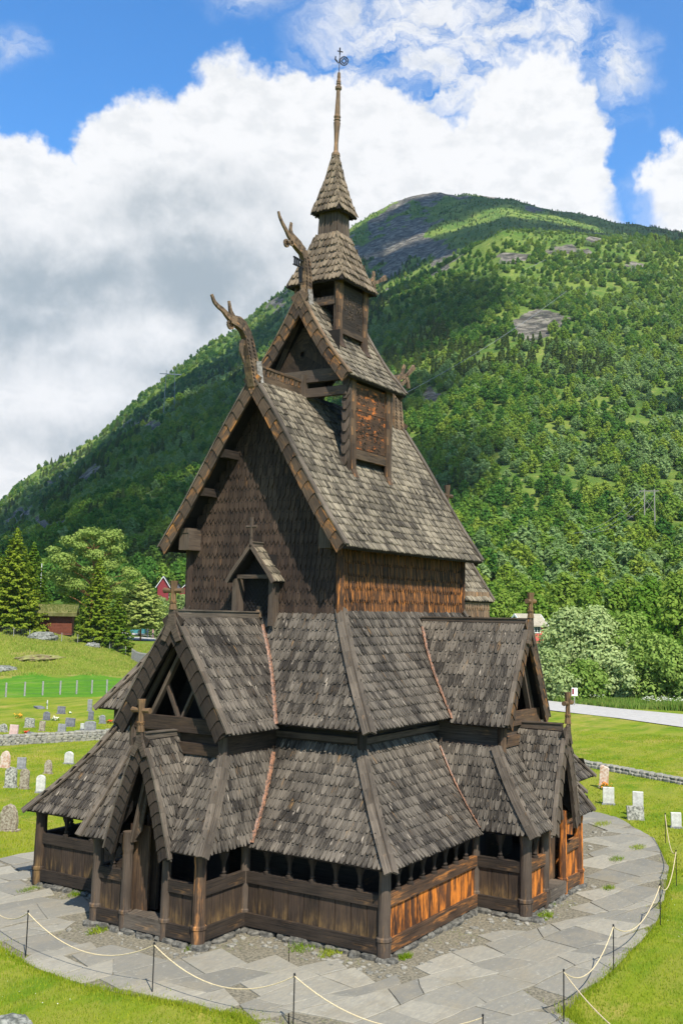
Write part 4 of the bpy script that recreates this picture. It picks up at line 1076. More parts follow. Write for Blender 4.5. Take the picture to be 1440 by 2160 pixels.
# left group behind the mound
make_tree('spruce_tree', 'spruce', on(25, 1320, 163), 15.6, 5.6, 1, 'needle', 'bark', 'big dense spruce at the left edge of the photo, left of the flagpole', group='trees behind the grass mound', dens=1.5, size=.17)
make_tree('spruce_tree', 'spruce', on(62, 1320, 172), 13.2, 4.4, 2, 'needle', 'bark', 'spruce standing just left of the turf-roofed shed, half merged with the bigger spruce', group='trees behind the grass mound', dens=1.5, size=.17)
make_tree('spruce_tree', 'spruce', on(-30, 1320, 165), 15., 5.0, 12, 'needle', 'bark', 'spruce cut by the left edge of the photo', group='trees behind the grass mound', dens=1.2, size=.17)
make_tree('pine_tree', 'pine', on(190, 1330, 182), 18.0, 7.2, 3, 'pine', 'pinebark', 'tall old pine with broad rounded crown and orange bark', group='trees behind the grass mound', dens=1.4, size=.17)
make_tree('spruce_tree', 'spruce', on(203, 1340, 158), 13.2, 3.8, 4, 'needle', 'bark', 'slim yellow-green spruce in front of the tall pine', group='trees behind the grass mound', dens=1.5, size=.16)
make_tree('spruce_tree', 'spruce', on(247, 1345, 156), 8.8, 2.8, 5, 'needle', 'bark', 'lowest spruce beside the wire fence, right of the slim spruce', group='trees behind the grass mound', dens=1.5, size=.16)
make_tree('pine_tree', 'clear', on(297, 1330, 185), 11.2, 4.4, 6, 'pine', 'pinebark', 'pale grey-green young pine in front of the coaches', group='trees behind the grass mound', dens=1.3, size=.18)
make_tree('pine_tree', 'clear', on(268, 1330, 190), 9.4, 3.8, 7, 'pine', 'pinebark', 'small bluish pine between the slim spruce and the pale young pine', group='trees behind the grass mound', dens=1.2, size=.18)
make_tree('shrub', 'bush', on(150, 1330, 186), 6.6, 3.0, 8, 'leaf', 'bark', 'bright green shrub to the left below the tall pine', 'shrub', dens=1.4, size=.15)
make_tree('shrub', 'bush', on(338, 1330, 200), 7.6, 3.6, 9, 'leaf_silver', 'bark', 'silvery shrub beneath the red farmhouse', 'shrub', dens=1.4, size=.16)
make_tree('shrub', 'bush', on(388, 1330, 205), 8.4, 3.8, 10, 'leaf_silver', 'bark', 'silvery shrub right of the west dormer cross', 'shrub', dens=1.4, size=.16)
# right: big willows along the far side of the meadow
M['leaf_willow'] = foliage('green_willow_leaf', (.17, .27, .05, 1), (.34, .44, .11, 1), 0.38)
W = [(1150, 112, 5.0, 3.6, 'leaf_silver'), (1205, 117, 8.8, 4.6, 'leaf_silver'), (1255, 116, 9.0, 5.2, 'leaf_silver'), (1325, 118, 8.2, 5.0, 'leaf_willow'), (1305, 112, 4.8, 3.4, 'leaf_silver'), (1380, 113, 6.6, 4.2, 'leaf_willow'), (1435, 112, 5.4, 4.2, 'leaf_willow'), (1235, 110, 4.2, 3.4, 'leaf_willow'), (1175, 108, 3.4, 2.6, 'leaf_silver'), (1480, 113, 6.0, 4.2, 'leaf_willow'), (1098, 121, 3.4, 2.8, 'leaf_silver'), (1065, 124, 6.6, 4.2, 'leaf_silver')]
WL = ['silvery willow at the left end of the row, right of the south dormer', 'tallest silvery willow of the row, its top just right of the red barn', 'second silvery willow from the barn, lower than its neighbour', 'green willow in the middle of the row behind the meadow',
      'low silvery willow in front of the middle of the row', 'green willow third from the right edge of the row', 'green willow at the right edge of the photo behind the meadow', 'low green bush in front of the tallest willow', 'small silvery bush at the foot of the leftmost willow',
      'willow cut by the right edge of the photo', 'silvery willow left of the red barn', 'greyish willow beside the choir roof, left of the red barn']
for i, (u, r, h, wd, lf) in enumerate(W):
    make_tree('willow_bush', 'bush', on(u, 1440, r), h, wd, 40+i, lf, 'bark', WL[i], 'bush', 'willows along the meadow', dens=2.0, size=.16)

# forest prototypes (never linked to the scene: only instanced by the forest) and the forest itself
pc = bpy.data.collections.new('forest_sources')
def proto(kind, Hh, Wd, seed, leaf, dens, size):
    mb, v, f = tree_meshes(kind, Hh, Wd, seed, dens, size)
    me = npmesh('crown', v, f, M[leaf]); o = bpy.data.objects.new('a%d' % seed, me); pc.objects.link(o); return o
M['leaf_far_b'] = foliage('hill_leaf_yellow', (0.148, 0.241, 0.026, 1), (0.328, 0.396, 0.066, 1), 0.42); M['leaf_far_c'] = foliage('hill_leaf_silver', (0.145, 0.243, 0.074, 1), (0.306, 0.405, 0.158, 1), 0.42); M['leaf_far_d'] = foliage('hill_leaf_dark', (0.047, 0.129, 0.022, 1), (0.117, 0.232, 0.042, 1), 0.38)
for sd, lf in ((100, 'leaf_far'), (101, 'leaf_far_b'), (102, 'leaf_far_c'), (103, 'leaf_far_d')): proto('leaf', 7.8, 2.8, sd, lf, .42, .40)
proto('bush', 5.0, 3.0, 104, 'leaf_far', .42, .42)
proto('bush', 4.6, 2.8, 105, 'leaf_far_c', .42, .42)
proto('spruce', 9., 2.1, 106, 'conif_far', .35, .42)
def scatter(n, az0, az1, r0, r1, seed, p_far=1.):
    rg = np.random.default_rng(seed); a = rg.uniform(az0, az1, n); r = np.sqrt(rg.uniform(r0*r0, r1*r1, n))
    x = CX+np.cos(np.radians(a))*r; y = CY+np.sin(np.radians(a))*r; z = height(x, y)
    return a, r, x, y, z, rg
pts, scl, idx = [], [], []
for n, r0, r1, seed, s0 in ((3200, 196, 330, 1, .85), (18500, 330, 920, 2, .80), (22000, 900, 1760, 3, .92)):
    a, r, x, y, z, rg = scatter(n, 9., 54., r0, r1, seed)
    rk = rockiness(x, y, z); dn = fbm(x, y, 1/60., 3, 55)
    keep = (rk < .28+.25*rg.random(n)) & (rg.random(n) < .84+.9*dn) & ~((r < 330) & (a > 36) & (r < 260))
    tl = (z-CZ)/r
    s = s0*rg.uniform(.5, 1.35, n)*np.where(tl > .36, .55, 1.)*(1-.3*np.clip((tl-.25)/.15, 0, 1))
    con = (fbm(x, y, 1/110., 3, 91) > .22) & (rg.random(n) < .6)
    pv = fbm(x, y, 1/75., 4, 141)*1.1+rg.normal(0, .42, n)
    k = np.select([pv < -.45, pv < -.1, pv < .15, pv < .4, pv < .62], [3, 0, 4, 1, 5], 2); k = np.where(con, 6, k)
    pts.append(np.stack([x, y, z-.3], 1)[keep]); scl.append(s[keep]); idx.append(k[keep])
pts = np.concatenate(pts); scl = np.concatenate(scl); idx = np.concatenate(idx)
fme = bpy.data.meshes.new('forest'); fme.vertices.add(len(pts)); fme.vertices.foreach_set('co', pts.astype(np.float32).ravel())
for nm, ty, dat in (('tsize', 'FLOAT', scl.astype(np.float32)), ('tkind', 'INT', idx.astype(np.int32)), ('tturn', 'FLOAT', np.random.default_rng(5).uniform(0, 6.28, len(pts)).astype(np.float32))):
    aa = fme.attributes.new(nm, ty, 'POINT'); aa.data.foreach_set('value', dat)
fme.update()
fo = nobj('forest', fme, kind='stuff', label='green birch and alder forest covering the mountainside', cat='forest')
ng = bpy.data.node_groups.new('forest', 'GeometryNodeTree')
ng.interface.new_socket('Geometry', in_out='INPUT', socket_type='NodeSocketGeometry'); ng.interface.new_socket('Geometry', in_out='OUTPUT', socket_type='NodeSocketGeometry')
gi, go = ng.nodes.new('NodeGroupInput'), ng.nodes.new('NodeGroupOutput')
ip = ng.nodes.new('GeometryNodeInstanceOnPoints'); ci = ng.nodes.new('GeometryNodeCollectionInfo'); ci.inputs['Collection'].default_value = pc
ci.inputs['Separate Children'].default_value = True; ci.inputs['Reset Children'].default_value = True
def attr(nm, ty):
    q = ng.nodes.new('GeometryNodeInputNamedAttribute'); q.data_type = ty; q.inputs[0].default_value = nm; return q.outputs[0]
cb = ng.nodes.new('ShaderNodeCombineXYZ')
L_ = ng.links.new
mp = ng.nodes.new('GeometryNodeMeshToPoints'); L_(gi.outputs[0], mp.inputs[0])
L_(mp.outputs[0], ip.inputs['Points']); L_(ci.outputs[0], ip.inputs['Instance']); ip.inputs['Pick Instance'].default_value = True
L_(attr('tkind', 'INT'), ip.inputs['Instance Index']); L_(attr('tturn', 'FLOAT'), cb.inputs[2]); L_(cb.outputs[0], ip.inputs['Rotation']); L_(attr('tsize', 'FLOAT'), ip.inputs['Scale'])
L_(ip.outputs[0], go.inputs[0])
md = fo.modifiers.new('forest', 'NODES'); md.node_group = ng
# trees one can tell apart at the foot of the right-hand slope: built one of a kind, then copied
kinds = []
for i, (kd, h, wd, lf, bk, nm) in enumerate((('birch', 11.5, 3.4, 'leaf', 'birchbark', 'birch_tree'), ('birch', 9.5, 3.2, 'leaf', 'birchbark', 'birch_tree'), ('leaf', 9., 3.8, 'leaf', 'bark', 'alder_tree'), ('spruce', 11, 2.2, 'needle', 'bark', 'spruce_tree'))):
    kinds.append((nm, kd, h, wd, lf, bk, 60+i))
BL = [(985, 160, 0), (1010, 150, 2), (1035, 160, 1), (1062, 152, 0), (1088, 170, 2), (1115, 158, 1), (1140, 172, 0), (1165, 155, 2), (1190, 165, 0), (1215, 176, 1), (1238, 158, 0), (1262, 168, 3), (1285, 152, 1), (1308, 160, 0), (1332, 172, 2),
      (1352, 150, 1), (1372, 158, 0), (1395, 148, 2), (1415, 160, 1), (1436, 150, 0), (1320, 185, 3), (1180, 190, 2), (1100, 192, 0), (1400, 182, 0), (1250, 192, 2), (1460, 156, 1), (1030, 186, 1), (1350, 196, 1), (1000, 195, 2), (960, 178, 0)]
WORD = ['behind the red barn', 'above the willow row', 'at the foot of the right-hand slope']
first = {}
for i, (u, r, k) in enumerate(BL):
    nm, kd, h, wd, lf, bk, sd = kinds[k]
    side = 'beside the choir roof' if u < 1060 else 'near the red barn' if u < 1150 else 'above the tallest willow' if u < 1260 else 'above the middle of the willow row' if u < 1360 else 'towards the right edge of the photo'
    dep = 'front' if r < 157 else 'middle' if r < 175 else 'back'
    kn = {'birch_tree': 'pale-trunked birch', 'alder_tree': 'round-crowned green alder', 'spruce_tree': 'dark pointed spruce'}[nm]
    order = sum(1 for q in BL[:i] if q[2] == k)+1
    oth = ['first', 'second', 'third', 'fourth', 'fifth', 'sixth', 'seventh', 'eighth', 'ninth', 'tenth', 'eleventh', 'twelfth']
    same = sorted([q[0] for q in BL if kinds[q[2]][0] == nm]); rank = same.index(u)
    rk_ = oth[rank] if rank < 12 else oth[len(same)-1-rank]+' last'
    lab = '%s, %s row, %s of its kind from the left' % (kn, dep, rk_)
    loc = on(u, 1440, r, -.3)
    if k not in first:
        first[k] = make_tree(nm, kd, loc, h, wd, sd, lf, bk, lab, 'tree', 'trees at the foot of the right-hand slope', dens=1.1, size=.24)
    else:
        copy_tree(first[k], loc, random.uniform(0, 6.28), random.uniform(.8, 1.15), lab)

# ================================================================== PATH of slate slabs
WA = [(2.2, 9.7), (-2.4, 9.4), (-3.2, 5.5), (-3.45, 2.5), (-4.0, .1), (-4.1, -1.7), (-3.8, -3.6), (-3.6, -5.2), (-3.65, -6.0), (-4.6, -7.5), (-7.5, -9.5), (-9.5, -13.5), (-4, -15.5), (-1.2, -13.6), (.1, -11.7), (.81, -11.2), (4.2, -11.2), (8.3, -11.05), (11.0, -10.56), (15.35, -9.54), (19.65, -7.84), (22.93, -5.28), (24.2, -3.0), (24.4, .0), (23.5, 5.0), (20, 9.6)]
def inside(x, y, P):
    c = False; j = len(P)-1
    for i in range(len(P)):
        if (P[i][1] > y) != (P[j][1] > y) and x < (P[j][0]-P[i][0])*(y-P[i][1])/(P[j][1]-P[i][1])+P[i][0]: c = not c
        j = i
    return c
INN = [(.6, 7.0), (.5, 2.7), (-1.5, 2.6), (-1.6, -2.6), (.2, -2.8), (.0, -7.0), (1.0, -7.4), (5.6, -7.6), (6.0, -8.6), (11.6, -8.5), (12.0, -7.2), (19.6, -5.9), (20.2, 6.5)]
M['dirt'] = plain('trodden_earth', (.10, .092, .065, 1), .95, .4, 14., .9, c2=(.23, .20, .14, 1))
mb = MB(); n = len(WA)
cen = (6., 0.)
for lay in range(6):      # earth apron under the slabs (rings so that it stays a clean sheet)
    k0, k1 = 1-lay/6, 1-(lay+1)/6
    for i in range(n):
        j = (i+1) % n
        P_ = [(cen[0]+(WA[i][0]-cen[0])*k, cen[1]+(WA[i][1]-cen[1])*k, -.155) for k in (k0, k1)]+[(cen[0]+(WA[j][0]-cen[0])*k, cen[1]+(WA[j][1]-cen[1])*k, -.155) for k in (k1, k0)]
        b = mb.add(P_); mb.face((b, b+1, b+2, b+3), [(0, 0)]*4)
mb.build('earth', M['dirt'], kind='structure')
t = NT('slate_slab'); obj = t.n('ShaderNodeTexCoord').outputs['Object']; isl = t.n('ShaderNodeNewGeometry').outputs['Random Per Island']
n1 = t.noise(obj, .9, 5, .6); n2 = t.noise(t.vmath('MULTIPLY', obj, (1., 3.2, 1)), 3.5, 6, .7, .4)
c = t.mix(isl, (.17, .158, .125, 1), (.32, .29, .22, 1)); c = t.mix(t.ramp(n1, .45, .65, 0, .55), c, (.26, .225, .16, 1)); c = t.mix(t.ramp(n2, .35, .65, .0, .35), c, (.13, .135, .13, 1)); lch = t.noise(obj, 7., 6, .8); c = t.mix(t.ramp(lch, .56, .68, 0, .55), c, (.42, .40, .33, 1)); st_ = t.noise(obj, .45, 5, .7); c = t.mix(t.ramp(st_, .52, .72, 0, .6), c, (.20, .175, .12, 1))
t.bsdf(c, .75, n2, .35, .03, spec=.35); M['slab'] = t.m
rs_ = random.Random(5)
def clip(poly, px, py, nx, ny):
    out = []
    for i in range(len(poly)):
        a, b = poly[i], poly[(i+1) % len(poly)]; da = (a[0]-px)*nx+(a[1]-py)*ny; db = (b[0]-px)*nx+(b[1]-py)*ny
        if da <= 0: out.append(a)
        if da*db < 0: s = da/(da-db); out.append((a[0]+(b[0]-a[0])*s, a[1]+(b[1]-a[1])*s))
    return out
slabs = []; vv = -24.
def wav(k, u): return .16*math.sin(u*.55+k*2.1)+.09*math.sin(u*1.3+k*5.3)
rows = []
while vv < 34: rows.append(vv); vv += rs_.uniform(.62, 1.35)
TH = math.radians(-17)
for k in range(len(rows)-1):
    u = -32.+rs_.random(); s0 = rs_.uniform(-.2, .2)
    while u < 40:
        l = rs_.uniform(.7, 2.2); s1 = rs_.uniform(-.28, .28); g = rs_.uniform(.008, .022)
        lo = lambda uu: rows[k]+wav(k, uu)+g; hi = lambda uu: rows[k+1]+wav(k+1, uu)-g
        q = [(u+g-s0, lo(u-s0)), (u+l*.5, lo(u+l*.5)), (u+l-g-s1, lo(u+l-s1)), (u+l-g+s1, hi(u+l+s1)), (u+l*.5, hi(u+l*.5)), (u+g+s0, hi(u+s0))]
        if rs_.random() < .25: c_ = rs_.randrange(0, 6); q[c_] = ((q[c_][0]*.8+(u+l/2)*.2), q[c_][1]*.82+(rows[k]+rows[k+1])/2*.18)
        slabs.append([(x*math.cos(TH)-y*math.sin(TH), x*math.sin(TH)+y*math.cos(TH)) for x, y in q]); u += l; s0 = s1
mb = MB()
for poly in slabs:
    x = sum(p[0] for p in poly)/6; y = sum(p[1] for p in poly)/6
    if not inside(x, y, WA) or inside(x, y, INN): continue
    for e in range(len(WA)):
        A_, B2 = WA[e], WA[(e+1) % len(WA)]; ex, ey = B2[0]-A_[0], B2[1]-A_[1]; l2 = ex*ex+ey*ey; tt = max(0, min(1, ((x-A_[0])*ex+(y-A_[1])*ey)/l2))
        dd = math.hypot(x-A_[0]-ex*tt, y-A_[1]-ey*tt)
        if dd < 1.8 and len(poly) > 2:
            nx, ny = ey, -ex; l = math.hypot(nx, ny); nx, ny = nx/l, ny/l
            if (x-A_[0])*nx+(y-A_[1])*ny > 0: nx, ny = -nx, -ny
            poly = clip(poly, A_[0], A_[1], nx, ny)
    if len(poly) < 3: continue
    # wear the outline at the rim of the path
    P2 = []
    for k in range(len(poly)):
        a, b = poly[k], poly[(k+1) % len(poly)]; P2.append(a)
        if math.hypot(b[0]-a[0], b[1]-a[1]) > .5: P2.append(((a[0]+b[0])/2+rs_.uniform(-.025, .025), (a[1]+b[1])/2+rs_.uniform(-.025, .025)))
    cx0 = sum(p[0] for p in P2)/len(P2); cy0 = sum(p[1] for p in P2)/len(P2)
    if not inside(cx0, cy0, WA): continue
    zt = -.13+rs_.uniform(-.006, .008); tx, ty = rs_.uniform(-.006, .006), rs_.uniform(-.006, .006)
    k = len(P2); top = [(a, b, zt+(a-cx0)*tx+(b-cy0)*ty) for a, b in P2]
    ins = [(cx0+(a-cx0)*.975, cy0+(b-cy0)*.975, zt+.008+(a-cx0)*tx+(b-cy0)*ty) for a, b in P2]
    b0 = mb.add([(a, b, -.17) for a, b in P2]+top+ins)
    for e in range(k):
        f = (e+1) % k; mb.face((b0+e, b0+f, b0+k+f, b0+k+e), [(0, 0)]*4); mb.face((b0+k+e, b0+k+f, b0+2*k+f, b0+2*k+e), [(0, 0)]*4)
    mb.face(tuple(b0+2*k+e for e in range(k)), [(0, 0)]*k)
mb.build('path', M['slab'], kind='structure')
# ---- rubble and gravel between slabs and footing
mb = MB(); rd2 = random.Random(8); k_ = 0
while k_ < 750:
    x, y = rd2.uniform(-2.2, 20), rd2.uniform(-9, 7.5)
    if not inside(x, y, INN) or inside(x, y, [(1.1, 6.4), (1.1, 1.95), (-.8, 1.95), (-.8, -1.95), (1.1, -1.95), (1.1, -6.4), (6.5, -6.4), (6.5, -7.95), (11.2, -7.95), (11.2, -6.4), (15.2, -6.4), (15.2, -5.2), (19, -5.2), (19, 6.4)]): continue
    s_ = rd2.choice([.04, .05, .06, .09, .14]); stone(mb, (x, y, -.155+s_*.1), s_*rd2.uniform(.8, 1.6), s_, s_*.45, rd2.uniform(0, 3), rd2); k_ += 1
M['rubble'] = plain('grey_rubble', (.12, .115, .095, 1), .9, .3, 6., .5, c2=(.28, .26, .21, 1)); mb.build('rubble', M['rubble'], kind='stuff', label='small dark stones and gravel strewn along the church footing', cat='gravel')
# ---- road
M['asphalt'] = plain('pale_asphalt', (.40, .38, .345, 1), .9, .12, 2., .2, spec=.2)
mb = MB(); far = [(98, 82), (83.5, 38), (80.0, 24), (77.8, 19.4), (74.5, 11), (73, 4.6), (71.5, -3), (70, -12), (62, -70)]; near = [(88, 82), (73, 36), (70.2, 22), (68.3, 15.7), (65.5, 8), (63.05, 2.05), (60.5, -6), (58, -16), (51, -70)]
for i in range(8):
    for s in range(4):
        q = []
        for (p, k) in ((i, s/4), (i, (s+1)/4), (i+1, (s+1)/4), (i+1, s/4)):
            x = near[p][0]+(far[p][0]-near[p][0])*k; y = near[p][1]+(far[p][1]-near[p][1])*k; q.append((x, y, H(x, y)+.06))
        b = mb.add(q); mb.face((b, b+1, b+2, b+3), [(0, 0)]*4)
mb.build('road', M['asphalt'], kind='structure')

# ================================================================== GRASS blades (stuff)
M['blade'] = foliage('grass_blade', (.13, .22, .010, 1), (.32, .34, .03, 1), .3, .9)
M['blade_dry'] = foliage('meadow_blade', (.11, .22, .03, 1), (.28, .30, .08, 1), .3, .9)
M['blade_mound'] = foliage('mound_blade', (.15, .24, .02, 1), (.40, .36, .10, 1), .3, .9)
def blades(name, sampler, n, h, wd, mat, seed, label, lean=.5):
    rg = np.random.default_rng(seed); x, y = sampler(rg, n); z = height(x, y); n = len(x)
    hh = h*rg.uniform(.5, 1.25, n)*(1+.9*fbm(x, y, .22, 4, seed)); an = rg.uniform(0, 6.283, n); ln = rg.uniform(0, lean, n)*hh; la = rg.uniform(0, 6.283, n)
    ax, ay = np.cos(an)*wd, np.sin(an)*wd
    v = np.stack([np.stack([x-ax, y-ay, z], 1), np.stack([x+ax, y+ay, z], 1), np.stack([x+np.cos(la)*ln, y+np.sin(la)*ln, z+hh], 1)], 1).reshape(-1, 3)
    return nobj(name, npmesh(name, v, np.arange(3*n).reshape(-1, 3), M[mat]), kind='stuff', label=label, cat='grass')
WAn = np.array(WA)
def inpoly(x, y, P):
    c = np.zeros(len(x), bool); j = len(P)-1
    for i in range(len(P)):
        with np.errstate(divide='ignore', invalid='ignore'):
            m = ((P[i][1] > y) != (P[j][1] > y)) & (x < (P[j][0]-P[i][0])*(y-P[i][1])/(P[j][1]-P[i][1]+1e-12)+P[i][0])
        c ^= m; j = i
    return c
WAs = [(6+(a-6)*.995, b*.992) for a, b in WA]
def s_near(rg, n):
    r = rg.uniform(12, 40, n); a = np.radians(rg.uniform(-3, 66, n)); x = CX+np.cos(a)*r; y = CY+np.sin(a)*r
    q = 1+.035*fbm(x, y, .9, 4, 5)+.02*fbm(x, y, 4., 2, 6); m = ~inpoly(6+(x-6)*q/.985, y*q/.985, WA); return x[m], y[m]
def s_mid(rg, n):
    r = rg.uniform(38, 82, n); a = np.radians(rg.uniform(12, 53, n)); x = CX+np.cos(a)*r; y = CY+np.sin(a)*r
    m = ~inpoly(x, y, WAs); return x[m], y[m]
def s_mead(rg, n):
    r = rg.uniform(102, 122, n); a = np.radians(rg.uniform(11, 26, n)); x = CX+np.cos(a)*r; y = CY+np.sin(a)*r
    m = ~inpoly(x, y, far+near[::-1]); return x[m], y[m]
def s_mound(rg, n):
    r = rg.uniform(126, 168, n); a = np.radians(rg.uniform(41, 53, n)); r = r+3; return CX+np.cos(a)*r, CY+np.sin(a)*r
blades('lawn_grass', s_near, 260000, .075, .010, 'blade', 1, 'short green lawn around the stone path')
blades('churchyard_grass', s_mid, 150000, .07, .02, 'blade', 2, 'mown yellow-green grass between the gravestones')
blades('meadow_grass', s_mead, 60000, .75, .06, 'blade_dry', 3, 'tall rough meadow grass beyond the road')
def s_umb(rg, n):
    r = rg.uniform(104, 113, n); a = np.radians(rg.uniform(12, 19, n)); x = CX+np.cos(a)*r; y = CY+np.sin(a)*r; m = fbm(x, y, .35, 3, 4) > .12; return x[m], y[m]
rg = np.random.default_rng(9); x, y = s_umb(rg, 1500); v, f = cards(np.stack([x, y, height(x, y)+rg.uniform(.6, 1.0, len(x))], 1), rg.normal(size=(len(x), 3))*.2+np.array([0, 0, 1]), .10, rg)
M['umbel'] = plain('white_umbel', (.6, .6, .5, 1), .8, .1, 5.); nobj('meadow_flowers', npmesh('meadow_flowers', v, f, M['umbel']), kind='stuff', label='white umbel flowers scattered in the tall meadow grass', cat='flowers')
def s_clo(rg, n):
    x, y = s_near(rg, n); m = fbm(x, y, .5, 3, 44) > .2; return x[m], y[m]
x, y = s_clo(rg, 9000); v, f = cards(np.stack([x, y, height(x, y)+.06], 1), rg.normal(size=(len(x), 3))*.3+np.array([0, 0, 1]), .011, rg); nobj('clover_flowers', npmesh('clover_flowers', v, f, M['umbel']), kind='stuff', label='tiny white clover heads in the lawn', cat='flowers')
blades('mound_grass', s_mound, 50000, .22, .05, 'blade_mound', 4, 'rough grass on the mound below the wire fence')
def s_edge(rg, n):
    k = rg.integers(0, len(WA)-1, n); t_ = rg.random(n); P_ = np.array(WA); p = P_[k]*(1-t_[:, None])+P_[k+1]*t_[:, None]
    off = rg.normal(0, .14, n)*(1+1.5*(fbm(p[:, 0], p[:, 1], .8, 3, 8) > .15)); an = rg.uniform(0, 6.28, n); return p[:, 0]+np.cos(an)*off, p[:, 1]+np.sin(an)*off
blades('edge_grass', s_edge, 26000, .11, .011, 'blade', 7, 'longer ragged grass along the rim of the stone path')
def s_joint(rg, n):
    x, y = rg.uniform(-4, 24, n), rg.uniform(-11.5, 9.6, n); m = inpoly(x, y, WA) & ~inpoly(x, y, [(1, 6.5), (1, 2), (-1, 2), (-1, -2), (1, -2.2), (1, -6.5), (6.3, -6.5), (6.3, -8.1), (11.4, -8.1), (11.4, -6.5), (19, -5), (19, 6.5)])
    d = inpoly(x, y, INN); f = fbm(x, y, .7, 4, 12); keep = m & (f > np.where(d, .0, .24)+.15*rg.random(n)); return x[keep], y[keep]
blades('apron_grass', s_joint, 120000, .045, .009, 'blade_mound', 8, 'sparse dry grass and moss between the slabs and the church footing')
# tufts in the joints by the footing
def tuft(loc, r, n, seed, label):
    rg = np.random.default_rng(seed); a = rg.uniform(0, 6.28, n); q = np.sqrt(rg.random(n))*r*rg.uniform(.6, 1.1, n)
    x, y = np.cos(a)*q*1.4, np.sin(a)*q*.7; hh = rg.uniform(.05, .15, n); la = rg.uniform(0, 6.28, n); an = rg.uniform(0, 6.28, n)
    v = np.stack([np.stack([x-np.cos(an)*.01, y-np.sin(an)*.01, 0*x], 1), np.stack([x+np.cos(an)*.01, y+np.sin(an)*.01, 0*x], 1), np.stack([x+np.cos(la)*hh*.7, y+np.sin(la)*hh*.7, hh], 1)], 1).reshape(-1, 3)
    return nobj('grass_tuft', npmesh('grass_tuft', v, np.arange(3*n).reshape(-1, 3), M['blade']), loc=loc, label=label, cat='grass tuft', group='tufts growing around the footing')
TU = [(650, 1995, .55, 'widest tuft of green and dry grass in front of the west gallery wall'), (700, 2010, .4, 'tuft left of the south-west corner post'), (855, 2020, .22, 'small bright tuft below the south-west corner post'), (413, 2000, .28, 'bright tuft in front of the right corner post of the west porch'),
      (1145, 1935, .4, 'tuft in front of the corner post of the south porch'), (1160, 1912, .2, 'small tuft at the foot of the south porch'), (945, 1950, .3, 'dry tuft by the south footing, middle of the wall'), (1283, 1876, .25, 'green tuft on the slabs right of the south porch'),
      (205, 1965, .3, 'dry tuft left of the west porch corner post'), (60, 1880, .3, 'yellow tuft at the north-west corner post'), (170, 1885, .35, 'tuft against the north-west gallery wall'), (1345, 1790, .4, 'long tuft in a slab joint on the far right path'), (1300, 1815, .35, 'tuft in a slab joint right of the porch'), (1270, 1740, .5, 'tuft along the gravel strip at the far end of the path')]
for i, (u, v, r, lb) in enumerate(TU):
    a, tt = ray(u, v); rd_ = (-.14-CZ)/tt; a = math.radians(a); tuft((CX+math.cos(a)*rd_, CY+math.sin(a)*rd_, -.15), r, int(900*r*r)+150, 70+i, lb)

# ================================================================== rope barrier
M['rope'] = plain('pale_rope', (.62, .50, .30, 1), .8, .25, 30., .3)
RP = [(-1.9, 5.3), (-3.55, 1.2), (-3.61, -3.02), (-3.45, -6.78), (-3.25, -11.0), (.04, -11.39), (3.85, -11.26), (8.46, -11.14), (13.05, -10.4), (19.23, -8.38)]
LBp = ['thin dark iron rope post just outside the left edge', 'leftmost rope post, at the lawn edge before the west porch', 'second rope post from the left, in front of the porch corner', 'rope post at the bottom centre, its foot cut by the frame',
       'rope post at the bottom right of centre, only its tip in the photo', 'rope post on the right nearest the viewer, at the lawn corner', 'second rope post up the right-hand lawn edge', 'third rope post up the right-hand lawn edge', 'fourth rope post along the right lawn edge, near the photo edge', 'farthest rope post, where the rope ends near the white gravestone']
pp = None; HP = 1.1
for i, (x, y) in enumerate(RP):
    if pp is None:
        pp = empty('rope_post', (x, y, -.17), LBp[i], 'post', 'iron posts of the rope barrier')
        mb = MB(); mb.tube([(0, 0, 0), (0, 0, HP)], .014, 8); mb.build('rod', M['iron'], pp)
        mb = MB(); mb.tube([(0, 0, HP), (0, 0, HP+.025), (0, 0, HP+.04)], [.022, .024, .008], 8); mb.tube([(math.cos(k*PI/4)*.03, 0, HP-.02+math.sin(k*PI/4)*.03) for k in range(9)], .005, 5, caps=False); mb.build('eyelet_cap', M['iron'], pp)
    else: copy_tree(pp, (x, y, -.17), random.uniform(0, 3), label=LBp[i])
RL = ['rope hanging from the leftmost post out of the picture', 'rope sagging between the leftmost and second rope posts', 'rope sagging across the bottom left slabs to the bottom centre post', 'rope along the bottom edge of the photo', None, 'rope between the two nearest posts of the right lawn edge', 'rope between second and third posts of the right lawn edge', 'rope between third and fourth posts of the right lawn edge', 'farthest rope, ending near the white gravestone']
def rope(a, b, sag, label):
    a, b = V(a), V(b); P = [a+(b-a)*t-Z*sag*4*t*(1-t) for t in [i/16 for i in range(17)]]
    mb = MB(); mb.tube(P, .013, 6); o = mb.build('rope', M['rope']); tag(o, label, 'rope', 'ropes of the barrier')
for i, lb in enumerate(RL):
    if lb is None: continue
    (x0, y0), (x1, y1) = RP[i], RP[i+1]; rope((x0, y0, HP-.2), (x1, y1, HP-.2), .55 if i < 4 else .52, lb)
rope((.04, -11.39, HP-.2), (-3.4, -14.9, HP-.2), .3, 'rope running from the nearest right-hand post out at the right edge of the photo')
copy_tree(pp, (-3.4, -14.9, -.17), 0., label='rope post outside the frame, holding the rope that leaves at the lower right')

